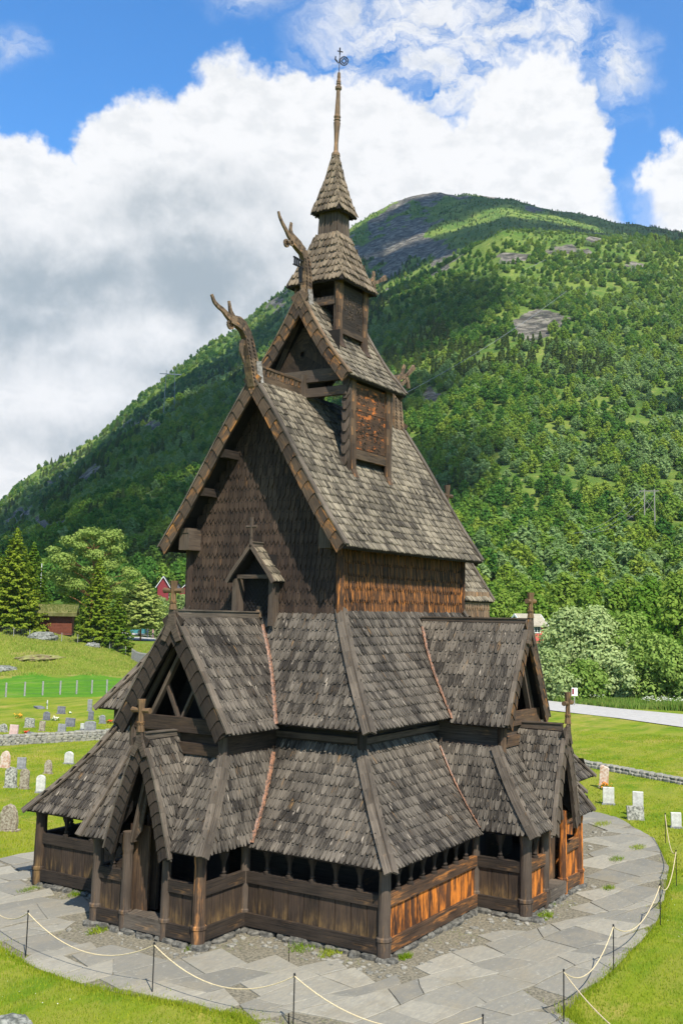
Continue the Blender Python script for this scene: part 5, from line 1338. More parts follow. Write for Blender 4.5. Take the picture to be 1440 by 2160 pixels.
# ================================================================== graves
def stone_mat(name, c, c2, sc=5.): return plain(name, c, .85, .3, sc, .35, c2=c2)
SM = {'grey': stone_mat('grey_gravestone', (.16, .16, .165, 1), (.27, .27, .265, 1)), 'dark': stone_mat('dark_gravestone', (.10, .10, .115, 1), (.19, .19, .20, 1)), 'white': stone_mat('white_gravestone', (.40, .39, .35, 1), (.56, .55, .5, 1)),
      'mott': stone_mat('lichened_gravestone', (.09, .09, .075, 1), (.42, .41, .35, 1), 9.), 'pink': stone_mat('pink_granite', (.42, .29, .26, 1), (.52, .38, .34, 1)), 'brown': stone_mat('brown_lichened_stone', (.16, .12, .08, 1), (.36, .32, .24, 1), 9.), 'tan': stone_mat('rusty_tan_stone', (.42, .24, .15, 1), (.58, .50, .42, 1), 7.)}
def gravestone(x, y, w, h, kind, mat, label, yaw=None, th=None, z=None, base=True):
    z = H(x, y)-.04 if z is None else z; yaw = math.radians(22+random.uniform(-8, 8)) if yaw is None else yaw; th = th or max(.12, w*.26)
    o = empty('gravestone', (x, y, z), label, 'gravestone', 'gravestones in the churchyard', yaw); hw = w/2
    # slab faces -X (west); outline in y,z
    n = 7
    if kind == 'round': out = [(-hw, 0), (-hw, h-hw*.8)]+[(-hw*math.cos(PI*k/n), h-hw*.8+hw*.8*math.sin(PI*k/n)) for k in range(1, n)]+[(hw, h-hw*.8), (hw, 0)]
    elif kind == 'arch': out = [(-hw, 0), (-hw, h*.82)]+[(-hw*math.cos(PI*k/n), h*.82+h*.18*math.sin(PI*k/n)) for k in range(1, n)]+[(hw, h*.82), (hw, 0)]
    elif kind == 'slant': out = [(-hw, 0), (-hw, h*.86), (-hw*.6, h*.93), (hw*.7, h), (hw, h*.95), (hw, 0)]
    elif kind == 'rough': out = [(-hw*.9, 0), (-hw, h*.3), (-hw*.85, h*.7), (-hw*.5, h*.93), (0, h), (hw*.55, h*.9), (hw*.95, h*.62), (hw*.9, h*.25), (hw, 0)]
    elif kind == 'point': out = [(-hw, 0), (-hw*.85, h*.85), (0, h), (hw*.85, h*.85), (hw, 0)]
    else: out = [(-hw, 0), (-hw, h*.98), (-hw*.95, h), (hw*.95, h), (hw, h*.98), (hw, 0)]
    mb = MB(); bz = .1 if base else 0
    b = mb.add([(-th/2, y_, z_+bz) for y_, z_ in out]+[(-th/2+.012 if False else -th/2-.012, y_*.94, bz+h*.03+z_*.95) for y_, z_ in out]+[(th/2, y_, z_+bz) for y_, z_ in out]); k = len(out)
    mb.face(tuple(b+k+i for i in range(k))[::-1], [(0, 0)]*k); mb.face(tuple(b+2*k+i for i in range(k)), [(0, 0)]*k)
    for i in range(k):
        j = (i+1) % k; mb.face((b+i, b+j, b+k+j, b+k+i), [(0, 0)]*4); mb.face((b+j, b+i, b+2*k+i, b+2*k+j), [(0, 0)]*4)
    mb.build('slab', SM[mat], o)
    o.rotation_euler[0] = math.radians(random.gauss(0, 2)); o.rotation_euler[1] = math.radians(random.gauss(0, 2))
    if base:
        mb = MB(); mb.box(-th*.9, th*.9, -hw*1.15, hw*1.15, -.05, .1, 'y'); mb.build('plinth', SM['grey' if mat == 'white' else mat], o)
    return o
G = [(26.85, 38.5, .55, .5, 'round', 'mott', 'small speckled rounded gravestone at the left edge behind the stone wall'), (26.09, 36.6, .57, .62, 'flat', 'pink', 'pink granite gravestone with red flowers beside it'),
     (29.83, 39.34, .67, .62, 'slant', 'mott', 'whitish weathered block stone behind the pink one'), (25.95, 34.84, .4, .3, 'flat', 'dark', 'low dark marker half hidden by the stone wall'), (28.88, 37.02, .40, .62, 'flat', 'brown', 'narrow brown-grey stone between the whitish block and the pale ribbed stone'),
     (33.71, 41.93, .52, .58, 'round', 'dark', 'dark rounded gravestone below the white cross'), (37.24, 44.19, .62, .52, 'flat', 'dark', 'low dark square gravestone, farthest back in the middle'), (27.93, 34.09, .52, .72, 'flat', 'grey', 'pale grey upright slab close behind the stone wall'),
     (32.07, 37.71, .68, .55, 'flat', 'dark', 'wide dark polished gravestone in the middle of the upper plot'), (40.02, 43.92, .36, .85, 'flat', 'grey', 'tall narrow grey slab near the gallery roof corner, farthest right'), (35.88, 39.55, .40, .6, 'flat', 'dark', 'narrow dark stone just in front of the tall narrow slab'),
     (31.21, 34.79, .78, .6, 'arch', 'grey', 'wide pale gravestone with curved top behind the wall'), (34.88, 37.3, .46, .58, 'round', 'grey', 'grey stone with red flowers next to the roof eave'), (16.66, 26.14, .56, .84, 'rough', 'tan', 'orange-lichened rough stone in front of the wall at the left edge'),
     (16.87, 25.1, .46, .55, 'flat', 'grey', 'small grey square stone in front of the wall'), (19.69, 24.56, .50, .62, 'round', 'white', 'pale rounded stone against the roof edge in front of the wall'), (16.66, 22.84, .42, .66, 'rough', 'brown', 'dark rough pointed stone alone in the grass'),
     (12.78, 21.1, .55, .9, 'round', 'mott', 'black-and-white mottled round-topped gravestone'), (12.91, 20.3, .44, .88, 'round', 'brown', 'brown mottled round-topped gravestone beside the black-and-white one'), (12.69, 18.94, .42, .76, 'round', 'white', 'clean white round-topped gravestone by the roof corner'),
     (6.23, 13.44, .72, .96, 'rough', 'brown', 'large flat grey-brown slab nearest the church at the left edge'), (26.48, -3.77, .52, .74, 'flat', 'white', 'tall white slab in front of the rusty stone right of the church'),
     (22.97, -7.82, .42, .58, 'flat', 'white', 'small white slab near the end of the rope')]
for q in G: gravestone(*q)
gravestone(30.85, -2.08, .46, 1.1, 'slant', 'tan', 'rusty tan tapering stone with orange flowers at its foot', th=.2)
o = gravestone(23.7, -5.88, .72, .62, 'flat', 'mott', 'broad lichened grey block with a white slab standing behind it', th=.25, base=False)
gravestone(24.5, -5.75, .46, 1.12, 'flat', 'white', 'white slab rising behind the broad lichened grey block', th=.12, base=False)
gravestone(28.99, 33.26, .24, .5, 'flat', 'dark', 'narrow dark plinth stone carrying a white tablet, just behind the wall', base=False); gravestone(29.0, 33.27, .22, .36, 'flat', 'white', 'narrow white tablet standing on a dark plinth stone behind the wall', z=H(29, 33.3)+.44, base=False)
gravestone(26.38, 34.35, .36, .16, 'rough', 'dark', 'lowest dark stone just showing over the wall', base=False)
o = empty('grave_cross', (39.03, 47.79, H(39, 47.8)), 'small white cross with a dark slab lying beside it', 'cross', rz=-.5)
mb = MB(); mb.beam((0, 0, 0), (0, 0, .72), .07, .07, up=(0, 1, 0)); mb.build('upright', SM['white'], o); mb = MB(); mb.beam((-.03, -.2, .5), (-.03, .2, .5), .06, .07); mb.build('crossbar', SM['white'], o)
mb = MB(); mb.box(-.3, .3, .25, 1.7, 0, .14, 'y'); o2 = mb.build('ledger_slab', SM['dark']); o2.location = (38.6, 47.9, H(38.6, 48)); o2.rotation_euler = (0, 0, -.5); tag(o2, 'low dark ledger slab left of the white cross', 'grave slab')
# flowers
def flowers(x, y, col, label, r=.22, n=60):
    rg = np.random.default_rng(int(x*100)); p = rg.normal(size=(n, 3))*np.array([r*.5, r*.5, r*.3])+np.array([0, 0, r*.7]); p[:, 2] = abs(p[:, 2])
    nm = 'flower_'+label[:6].strip().replace(' ', '_')
    if nm not in M: M[nm] = plain(nm, col, .7, .2, 20.)
    o = empty('grave_flowers', (x, y, H(x, y)), label, 'flowers', 'flowers on graves')
    v, f = cards(p, rg.normal(size=(n, 3))+np.array([0, 0, 1]), .045, rg); nobj('petals', npmesh('petals', v, f, M[nm]), o)
    q = p*np.array([1.1, 1.1, .6]); v, f = cards(q, rg.normal(size=(n, 3)), .06, rg); nobj('leaves', npmesh('leaves', v, f, M['leaf']), o)
flowers(26.6, 36.0, (.65, .05, .03, 1), 'red flowers right of the pink gravestone'); flowers(35.3, 37.0, (.7, .08, .03, 1), 'scarlet flowers right of the grey stone by the eave'); flowers(33.9, 41.2, (.8, .75, .6, 1), 'white flowers beside the dark rounded stone')
flowers(30.5, -2.3, (.85, .30, .02, 1), 'orange flowers at the foot of the rusty tan stone', .3, 90); flowers(33.6, 44.8, (.85, .4, .03, 1), 'yellow-orange flowers on a grave at the upper left', .3, 90)
flowers(36.6, 39.3, (.75, .78, .4, 1), 'pale yellow flowers near the narrow dark stone'); flowers(37.6, 43.6, (.8, .8, .7, 1), 'tiny white flowers by the low dark square stone', .12, 30)

# ---- dry stone walls
def drywall(p0, p1, h, w, label, seed):
    o = empty('dry_stone_wall', (0, 0, 0), label, 'wall'); rd = random.Random(seed); mb = MB(); L = math.hypot(p1[0]-p0[0], p1[1]-p0[1]); yaw = math.atan2(p1[1]-p0[1], p1[0]-p0[0])
    rows = max(1, int(h/.13))
    for k in range(rows):
        for side in ((-1, 1) if k < rows-1 else (0,)):
            t = rd.uniform(0, .2)
            while t < L:
                l = rd.uniform(.22, .6); x = p0[0]+(p1[0]-p0[0])*(t+l/2)/L; y = p0[1]+(p1[1]-p0[1])*(t+l/2)/L
                x += -math.sin(yaw)*side*w*.3; y += math.cos(yaw)*side*w*.3; zz = H(x, y)+h*(k+.5)/rows+rd.uniform(-.02, .02)
                stone(mb, (x, y, zz), l*1.08, w*(.55 if side else .9), h/rows*rd.uniform(.95, 1.25), yaw+rd.uniform(-.08, .08), rd); t += l
    mb.build('stonework', M['wallstone'], o)
M['wallstone'] = plain('field_stone', (.17, .165, .14, 1), .9, .3, 4., .5, c2=(.27, .255, .20, 1))
drywall((6, 40.5), (34, 28.3), .62, .6, 'dry stone wall crossing the churchyard on the left', 1)
drywall((44, 15.0), (28, -20), .32, .6, 'low tumbled stone wall on the right behind the white gravestones', 2)

# ---- fences
M['fencewood'] = plain('grey_fence_wood', (.30, .29, .26, 1), .85, .3, 8.); M['wire'] = plain('galvanised_wire', (.16, .17, .15, 1), .5, .2, 9., metal=.3)
fp = [(41.8, 59.2), (43.86, 58.6), (45.6, 58.1), (47.3, 57.6), (49.0, 57.1), (50.6, 56.6), (52.1, 56.1), (53.6, 55.6), (55.2, 55.1)]
def wire_fence(name, P, ph, pr, label, wires, mesh=False):
    o = empty(name, (0, 0, 0), label, 'fence')
    tops = []
    for (x, y) in P:
        z = H(x, y); mb = MB(); mb.tube([(x, y, z-.1), (x, y, z+ph)], pr, 7); mb.build('fence_post', M['fencewood'], o); tops.append((x, y, z))
    mb = MB()
    for k in range(wires):
        h = ph*(.15+.8*k/max(1, wires-1))
        for a, b in zip(tops[:-1], tops[1:]): mb.tube([(a[0], a[1], a[2]+h), (b[0], b[1], b[2]+h)], .005, 4, caps=False)
    if mesh:
        for a, b in zip(tops[:-1], tops[1:]):
            L = math.hypot(a[0]-b[0], a[1]-b[1]); n = int(L/.25)
            for i in range(n):
                t = i/n; x, y, z = [a[k]+(b[k]-a[k])*t for k in range(3)]; mb.tube([(x, y, z+ph*.1), (x, y, z+ph*.95)], .006, 3, caps=False)
    mb.build('wire', M['wire'], o); return o
wire_fence('post_fence', fp, 1.3, .085, 'row of stout grey posts with wire between churchyard and green field', 3)
P2 = []
for u in range(-40, 300, 34): p = at(u, 1350, 157-max(0, u-150)*.03); P2.append((p.x, p.y))
wire_fence('mesh_fence', P2, 1.35, .05, 'wire mesh fence with pale posts along the top of the mound', 6, True)
P3 = []
for u in range(278, 400, 10): p = at(u, 1380, 152-(u-278)*.15); P3.append((p.x, p.y))
o = empty('picket_fence', (0, 0, 0), 'pale grey close-set fence sloping down behind the dormer ridge', 'fence')
for k, (a, b) in enumerate(zip(P3[:-1], P3[1:])):
    mb = MB(); n = 9
    for i in range(n): x, y = a[0]+(b[0]-a[0])*i/n, a[1]+(b[1]-a[1])*i/n; z = H(x, y); mb.beam((x, y, z), (x, y, z+1.5), .04, .09, up=(1, 0, 0))
    za, zb_ = H(*a), H(*b); mb.beam((*a, za+1.2), (*b, zb_+1.2), .05, .09); mb.build('fence_panel', M['fencewood'], o)

# ================================================================== buildings, coaches, people, poles
M['redpaint'] = plain('red_paint', (.20, .022, .026, 1), .7, .2, 3.); M['pinkred'] = plain('bright_red_paint', (.62, .10, .09, 1), .7, .2, 3.); M['whitepaint'] = plain('white_paint', (.75, .74, .7, 1), .6, .1, 5.)
M['slateroof'] = plain('dark_slate_roof', (.07, .075, .09, 1), .7, .3, 2.); M['tinroof'] = plain('pale_tin_roof', (.34, .30, .22, 1), .6, .2, 1.5); M['sod'] = grass_mat('sod_roof', [(.16, .15, .05, 1), (.24, .22, .09, 1), (.10, .13, .03, 1)], 1.5)
M['brownwood'] = plain('brown_stained_wood', (.17, .05, .025, 1), .8, .3, 4.); M['glass'] = plain('dark_window_glass', (.02, .03, .035, 1), .1, .1, 3., 0., spec=.6); M['concrete'] = plain('pale_concrete', (.4, .39, .37, 1), .9, .2, 2.)
def house(name, loc, rz, L, Wd, h, rh, wall, roofm, label, cat='house', wins=3, gabwin=True, trim=.25):
    o = empty(name, loc, label, cat, None, rz); mb = MB(); mb.box(-L/2, L/2, -Wd/2, Wd/2, -1.5, h, 'x')
    for s in (-1, 1): mb.prism([(s*L/2, -Wd/2, h), (s*L/2, Wd/2, h), (s*L/2, 0, h+rh)], (-s*.2, 0, 0))
    mb.build('wall', M[wall], o)
    mb = MB(); ov = .45; sl = V((0, Wd/2, -rh)).normalized()
    for s in (-1, 1):
        e = V((0, s*(Wd/2+ov), h-ov*rh/(Wd/2)))
        mb.hexa([V((-L/2-ov, 0, h+rh+.02)), V((-L/2-ov, 0, h+rh+.2)), V((-L/2-ov, e.y, e.z+.2)), V((-L/2-ov, e.y, e.z+.02)), V((L/2+ov, 0, h+rh+.02)), V((L/2+ov, 0, h+rh+.2)), V((L/2+ov, e.y, e.z+.2)), V((L/2+ov, e.y, e.z+.02))])
    mb.build('roof', M[roofm], o)
    def win(c, n):
        c, n = V(c), V(n); a = n.cross(Z); mb = MB(); mb.beam(c+n*.03-Z*.65, c+n*.03+Z*.65, 1.1, .06, up=n); w_ = mb.build('window', M['whitepaint'], o)
        mb = MB()
        for s in (-1, 1): mb.beam(c+n*.07+a*s*.25-Z*.52, c+n*.07+a*s*.25+Z*.52, .42, .02, up=n)
        mb.build('pane', M['glass'], w_)
    for s in (-1, 1):
        for i in range(wins): win((-L/2+L*(i+1)/(wins+1), s*Wd/2, h*.5), (0, s, 0))
        if gabwin: win((s*L/2, -Wd*.2, h*.5), (s, 0, 0)); win((s*L/2, Wd*.2, h*.5), (s, 0, 0)); win((s*L/2, 0, h+rh*.35), (s, 0, 0))
    mb = MB()
    for s in (-1, 1):
        for q in (-1, 1): mb.beam((s*(L/2+.03+.42), q*(Wd/2+.45), h-.45*rh/(Wd/2)+.06), (s*(L/2+.45), 0, h+rh+.06), trim*.3, trim, up=(0, .5, 1))
    mb.build('barge_trim', M['whitepaint'], o); return o
p = hit(344, 1268, 225); house('farmhouse', (p.x, p.y, p.z-.8), math.radians(218), 4, 2.6, 4.6, 2.0, 'redpaint', 'slateroof', 'dark red farmhouse with white gable trim, left of the dormer cross', wins=1, gabwin=False, trim=.12)
p = hit(372, 1266, 225); house('farmhouse', (p.x+6, p.y+5, p.z), math.radians(128), 9, 4.5, 3.2, 2.6, 'redpaint', 'slateroof', 'long house with big dark slate roof behind the dormer cross', wins=2, gabwin=False, trim=.12)
p = hit(391, 1268, 225); house('farmhouse', (p.x, p.y, p.z-.8), math.radians(218), 3, 2.6, 3.4, 1.3, 'redpaint', 'slateroof', 'small dark red gable right of the dormer cross', wins=1, gabwin=False, trim=.12)
p = at(1112, 1322, 148); house('barn', (p.x, p.y, p.z-.8), math.radians(-30), 3.6, 2.8, 1.2, 1.2, 'pinkred', 'tinroof', 'bright red barn with pale roof behind the willows', 'barn', 2)
# turf-roofed shed with its boulder
p = at(106, 1308, 166); zz = H(p.x, p.y)
o = empty('turf_roofed_shed', (p.x, p.y, zz), 'brown timber shed with a grassy turf roof on the mound', 'shed', rz=math.radians(42))
o.scale = (1.35, 1.35, 1.35)
mb = MB(); mb.box(-1.4, 1.4, -2.5, 2.5, -.5, 1.7, 'y')
for k in range(12): mb.beam((-1.43, -2.5, -.2+k*.16), (-1.43, 2.5, -.2+k*.16), .05, .13)
mb.build('wall', M['brownwood'], o)
mb = MB(); mb.hexa([V((-2.1, -3.0, 1.55)), V((0, -3.0, 2.5)), V((0, -3.0, 2.85)), V((-2.2, -3.0, 1.95)), V((-2.1, 3.0, 1.55)), V((0, 3.0, 2.5)), V((0, 3.0, 2.85)), V((-2.2, 3.0, 1.95))])
mb.hexa([V((0, -3.0, 2.5)), V((2.1, -3.0, 1.55)), V((2.2, -3.0, 1.95)), V((0, -3.0, 2.85)), V((0, 3.0, 2.5)), V((2.1, 3.0, 1.55)), V((2.2, 3.0, 1.95)), V((0, 3.0, 2.85))])
rf = mb.build('roof', M['sod'], o)
rg = np.random.default_rng(3); n = 5000; x = rg.uniform(-2.15, 2.15, n); y = rg.uniform(-3, 3, n); z = 2.83-abs(x)*.42; hh = rg.uniform(.12, .4, n); la = rg.uniform(0, 6.28, n)
v = np.stack([np.stack([x-.02, y, z], 1), np.stack([x+.02, y+.02, z], 1), np.stack([x+np.cos(la)*hh*.5, y+np.sin(la)*hh*.5, z+hh], 1)], 1).reshape(-1, 3)
g_ = nobj('turf', npmesh('turf', v, np.arange(3*n).reshape(-1, 3), M['blade_dry']), rf)
def boulder(loc, sx, sy, sz, seed, label, name='boulder', sub=4):
    import bmesh
    bm = bmesh.new(); bmesh.ops.create_icosphere(bm, subdivisions=sub, radius=1)
    co_ = np.array([v.co[:] for v in bm.verts]); nn = fbm(co_[:, 0]*2+seed, co_[:, 1]*2+co_[:, 2]*1.7, 1.1, 5, seed)*.28
    ch = np.round(co_*2.2)/2.2
    for v, c0, q, k in zip(bm.verts, co_, ch, nn):
        d = (V(c0)*.72+V(q)*.3)*(1+k); v.co = (d.x*sx, d.y*sy, d.z*sz)
    me = bpy.data.meshes.new(name); bm.to_mesh(me); bm.free(); me.materials.append(M['boulder'])
    return nobj(name, me, loc=loc, label=label, cat='boulder')
M['boulder'] = plain('lichened_boulder', (.08, .085, .07, 1), .9, .3, 5., .8, c2=(.27, .27, .23, 1))
a, tt = ray(22, 2180); rd_ = (-.15-CZ)/tt; a = math.radians(a); boulder((CX+math.cos(a)*rd_, CY+math.sin(a)*rd_, -.10), .36, .42, .26, 4, 'grey lichened boulder in the grass at the bottom left corner')
p = at(92, 1322, 158); boulder((p.x, p.y, H(p.x, p.y)+.2), 2.2, 1.7, .95, 7, 'pale mossy boulder below the turf-roofed shed'); p = at(8, 1395, 133); boulder((p.x, p.y, H(p.x, p.y)), 1.8, 1.2, .5, 9, 'flat grey rock lying in the mound grass at the left edge')
p = at(196, 1358, 153); boulder((p.x, p.y, H(p.x, p.y)), 1.1, .9, .6, 13, 'small brown rock by the mesh fence under the slim spruce')
p = at(88, 1380, 140); M['bare'] = plain('bare_soil', (.14, .10, .055, 1), .95, .3, 1.1, .8, c2=(.24, .25, .07, 1)); ob = boulder((p.x, p.y, H(p.x, p.y)-.22), 3.4, 2.2, .42, 21, 'bare earthy patch of stones on the grass mound'); ob.data.materials[0] = M['bare']
# flagpole
p = at(82, 1300, 176); o = empty('flagpole', (p.x, p.y, H(p.x, p.y)), 'slim white flagpole between the spruces and the tall pine', 'flagpole'); h = at(82, 1190, 176).z-H(p.x, p.y)
mb = MB(); mb.tube([(0, 0, 0), (0, 0, h)], [.08, .05], 8); mb.build('pole', M['whitepaint'], o); mb = MB(); mb.lathe((0, 0, h), [(0, .05), (.06, .1), (.14, .1), (.2, .02)], 8); mb.build('finial', M['whitepaint'], o)
# coaches
def coach(loc, rz, body, label):
    o = empty('coach', loc, label, 'bus', 'coaches in the car park', rz); L, Wd, h = 11.5, 2.5, 3.3; mb = MB(); pr = [(-Wd/2, .35), (-Wd/2, h-.25), (-Wd/2+.2, h), (Wd/2-.2, h), (Wd/2, h-.25), (Wd/2, .35)]
    mb.prism([(-L/2, y, z) for y, z in pr], (L, 0, 0)); mb.build('body', M[body], o)
    for s in (-1, 1):
        mb = MB()
        for i in range(7): x = -L/2+.7+i*1.48; mb.box(x, x+1.36, s*(Wd/2+.01)-.01, s*(Wd/2+.01)+.01, 1.75, 2.75, 'x')
        mb.build('side_window', M['glass'], o)
        for x in (-3.6, 3.4):
            mb = MB(); mb.tube([(x, s*(Wd/2-.25), .5), (x, s*(Wd/2+.03), .5)], .5, 16, ref=(0, 0, 1)); wh = mb.build('wheel', M['iron'], o)
            mb = MB(); mb.tube([(x, s*(Wd/2+.02), .5), (x, s*(Wd/2+.05), .5)], .27, 12, ref=(0, 0, 1)); mb.build('hub', M['wire'], wh)
    for s in (-1, 1): mb = MB(); mb.box(s*(L/2+.01)-.01, s*(L/2+.01)+.01, -1.1, 1.1, 1.3, 2.85, 'y'); mb.build('windscreen', M['glass'], o)
    for s in (-1, 1): mb = MB(); mb.box(-L/2-.03, -L/2, s*.9-.15, s*.9+.15, .75, .95, 'y'); mb.build('headlight', M['whitepaint'], o)
    return o
M['teal'] = plain('teal_paint', (.12, .42, .45, 1), .35, .15, .8); 
p = at(284, 1340, 208); coach((p.x, p.y, H(p.x, p.y)+.1), math.radians(75), 'teal', 'teal and pale blue coach half hidden by the young pine')
p = at(350, 1340, 214); coach((p.x, p.y, H(p.x, p.y)+.1), math.radians(-48), 'whitepaint', 'white coach parked left of the church dormer roof')
mb = MB(); q = [at(u, 1345, r) for u, r in ((262, 186), (420, 186), (420, 228), (250, 228))]; 
for i in range(12):
    for j in range(3):
        c4 = []
        for a, b in ((i, j), (i+1, j), (i+1, j+1), (i, j+1)): x = (q[0]+(q[1]-q[0])*a/12)*(1-b/3)+(q[3]+(q[2]-q[3])*a/12)*(b/3); c4.append((x.x, x.y, H(x.x, x.y)+.05))
        b = mb.add(c4); mb.face((b, b+1, b+2, b+3), [(0, 0)]*4)
mb.build('car_park', M['asphalt'], kind='structure')
# people by the coaches, a few pixels tall
M['skin'] = plain('skin', (.5, .3, .22, 1), .6, .1, 5.); M['hair'] = plain('hair', (.07, .04, .02, 1), .8, .2, 5.); M['shirt_pink'] = plain('pink_shirt', (.6, .3, .3, 1), .9, .1, 5.); M['shirt_white'] = plain('white_shirt', (.7, .7, .68, 1), .9, .1, 5.); M['shirt_navy'] = plain('navy_jacket', (.05, .06, .12, 1), .9, .1, 5.); M['jeans'] = plain('dark_trousers', (.05, .06, .09, 1), .9, .2, 5.)
def person(loc, rz, shirt, label):
    o = empty('person', loc, label, 'person', 'people by the coaches', rz)
    vs = [(0, 0, .95), (0, 0, 1.15), (0, 0, 1.42), (0, 0, 1.52), (0, 0, 1.64), (0, 0, 1.74), (0, .2, 1.4), (.03, .27, 1.12), (.12, .25, .88), (0, -.2, 1.4), (-.02, -.27, 1.12), (.06, -.27, .86), (0, .1, .88), (.05, .11, .48), (.0, .12, .06), (.12, .13, .03), (0, -.1, .88), (-.08, -.11, .48), (-.14, -.12, .06), (-.02, -.13, .03)]
    es = [(0, 1), (1, 2), (2, 3), (3, 4), (4, 5), (2, 6), (6, 7), (7, 8), (2, 9), (9, 10), (10, 11), (0, 12), (12, 13), (13, 14), (14, 15), (0, 16), (16, 17), (17, 18), (18, 19)]
    rad = [.14, .13, .15, .055, .09, .075, .06, .045, .03, .06, .045, .03, .09, .06, .04, .03, .09, .06, .04, .03]
    me = bpy.data.meshes.new('body'); me.from_pydata(vs, es, []); b = nobj('body', me, o); sk = b.modifiers.new('skin', 'SKIN'); 
    if not me.skin_vertices: me.attributes  # layer is made by the modifier
    for i, r in enumerate(rad):
        try: me.skin_vertices[0].data[i].radius = (r, r*1.0)
        except Exception: break
    b.modifiers.new('sub', 'SUBSURF').levels = 1; me.materials.append(M[shirt])
    mb = MB(); mb.lathe((0, 0, 1.66), [(0, .1), (.06, .108), (.11, .09), (.15, .02)], 10); mb.build('hair', M['hair'], o)
    mb = MB(); mb.lathe((0, 0, 1.54), [(0, .05), (.05, .085), (.11, .092), (.13, .09)], 10); mb.build('face', M['skin'], o)
    mb = MB()
    for s in (-1, 1): mb.tube([(0, s*.1, .93), (.02*s, s*.11, .5), (-.03 if s < 0 else .02, s*.12, .1)], [.1, .075, .06], 8)
    mb.tube([(0, 0, .86), (0, 0, 1.0)], .155, 8); mb.build('trousers', M['jeans'], o); return o
for u, r, sh, lb in ((311, 198, 'shirt_navy', 'person in a navy jacket standing between the coaches'), (322, 196, 'shirt_pink', 'person in a pink shirt in front of the white coach'), (296, 194, 'shirt_white', 'person in a white shirt by the teal coach')):
    p = at(u, 1345, r); person((p.x, p.y, H(p.x, p.y)+.05), 2.5, sh, lb)
# marker post beyond the road
p = at(1211, 1440, 103); o = empty('information_post', (p.x, p.y, H(p.x, p.y)), 'small white marker board on a post in the meadow beyond the road', 'marker', rz=.5)
mb = MB(); mb.tube([(0, 0, 0), (0, 0, 1.2)], .05, 6); mb.build('pole', M['fencewood'], o); mb = MB(); mb.box(-.1, -.06, -.28, .28, .95, 1.7, 'z'); mb.build('board', M['whitepaint'], o); mb = MB(); mb.box(-.125, -.104, .05, .24, 1.1, 1.62, 'z'); mb.build('panel', M['redpaint'], o)
# power poles and lines
M['polewood'] = plain('pole_wood', (.26, .24, .20, 1), .8, .2, 2.)
def hpole(u, v, h, label):
    p = hit(u, v); z = H(p.x, p.y); o = empty('power_pole', (p.x, p.y, z), label, 'power pole', 'power poles on the slope', math.radians(16))
    for s in (-1, 1): mb = MB(); mb.tube([(0, s*1.6, 0), (0, s*1.5, h)], [.22, .16], 7); mb.build('leg', M['polewood'], o)
    mb = MB(); mb.beam((0, -3, h-.6), (0, 3, h-.6), .2, .25); mb.build('crossarm', M['polewood'], o); mb = MB(); mb.beam((0, -1.5, h*.45), (0, 1.5, h*.8), .1, .1); mb.beam((0, 1.5, h*.45), (0, -1.5, h*.8), .1, .1); mb.build('brace', M['polewood'], o)
    return V((p.x, p.y, z+h-.6))
A = hpole(1370, 1125, 13.5, 'two-legged wooden power pole on the rocky ledge at the right')
B_ = hpole(1335, 582, 11, 'small power pole high on the slope near the cleared line'); 
def lattice(u, v, h, label):
    p = hit(u, v); z = H(p.x, p.y); o = empty('pylon', (p.x, p.y, z-2), label, 'pylon', rz=.7); mb = MB()
    for s in (-1, 1):
        for q in (-1, 1): mb.beam((s*2.6, q*4.5, 0), (s*.8, q*3.4, h), .3, .3)
    for k in range(7):
        a, b = h*k/7, h*(k+1)/7
        for q in (-1, 1): ya, yb = q*(4.5-1.1*a/h), q*(4.5-1.1*b/h); xa, xb = 2.6-1.8*a/h, 2.6-1.8*b/h; mb.beam((-xa, ya, a), (xb, yb, b), .16, .16); mb.beam((xa, ya, a), (-xb, yb, b), .16, .16)
    mb.build('leg', M['steel'], o); mb = MB(); mb.beam((0, -9, h-3), (0, 9, h-3), .6, .8); mb.build('crossarm', M['steel'], o); return V((p.x, p.y, z+h-5))
M['steel'] = plain('galvanised_steel', (.20, .22, .23, 1), .6, .1, 1., metal=.2)
lattice(356, 872, 38, 'steel lattice pylon on the shaded mountainside at the left')
def cable(a, b, sag, r, label):
    P = [a+(b-a)*t-Z*sag*4*t*(1-t) for t in [i/20 for i in range(21)]]; mb = MB(); mb.tube(P, r, 4, caps=False); o = mb.build('power_line', M['steel']); tag(o, label, 'cable', 'power lines on the slope')
C1 = hit(1225, 1195)+Z*8; 
for k, (dy, nm_) in enumerate(((-2.6, 'left'), (0, 'middle'), (2.6, 'right'))):
    cable(A+V((0, dy, .3)), C1+V((0, dy, 1)), 3, .03, '%s of the three wires falling left from the two-legged pole' % ['lowest', 'middle', 'topmost'][k])
D1 = hit(1195, 655)+Z*14; D2 = hit(858, 890)+Z*16; cable(D1, D2, 3, .10, 'long pale cable slanting across the bright slope beside the tower')
cable(hit(1150, 565)+Z*7, hit(990, 610)+Z*7, 4, .12, 'short pale cable high on the slope near the ledges')

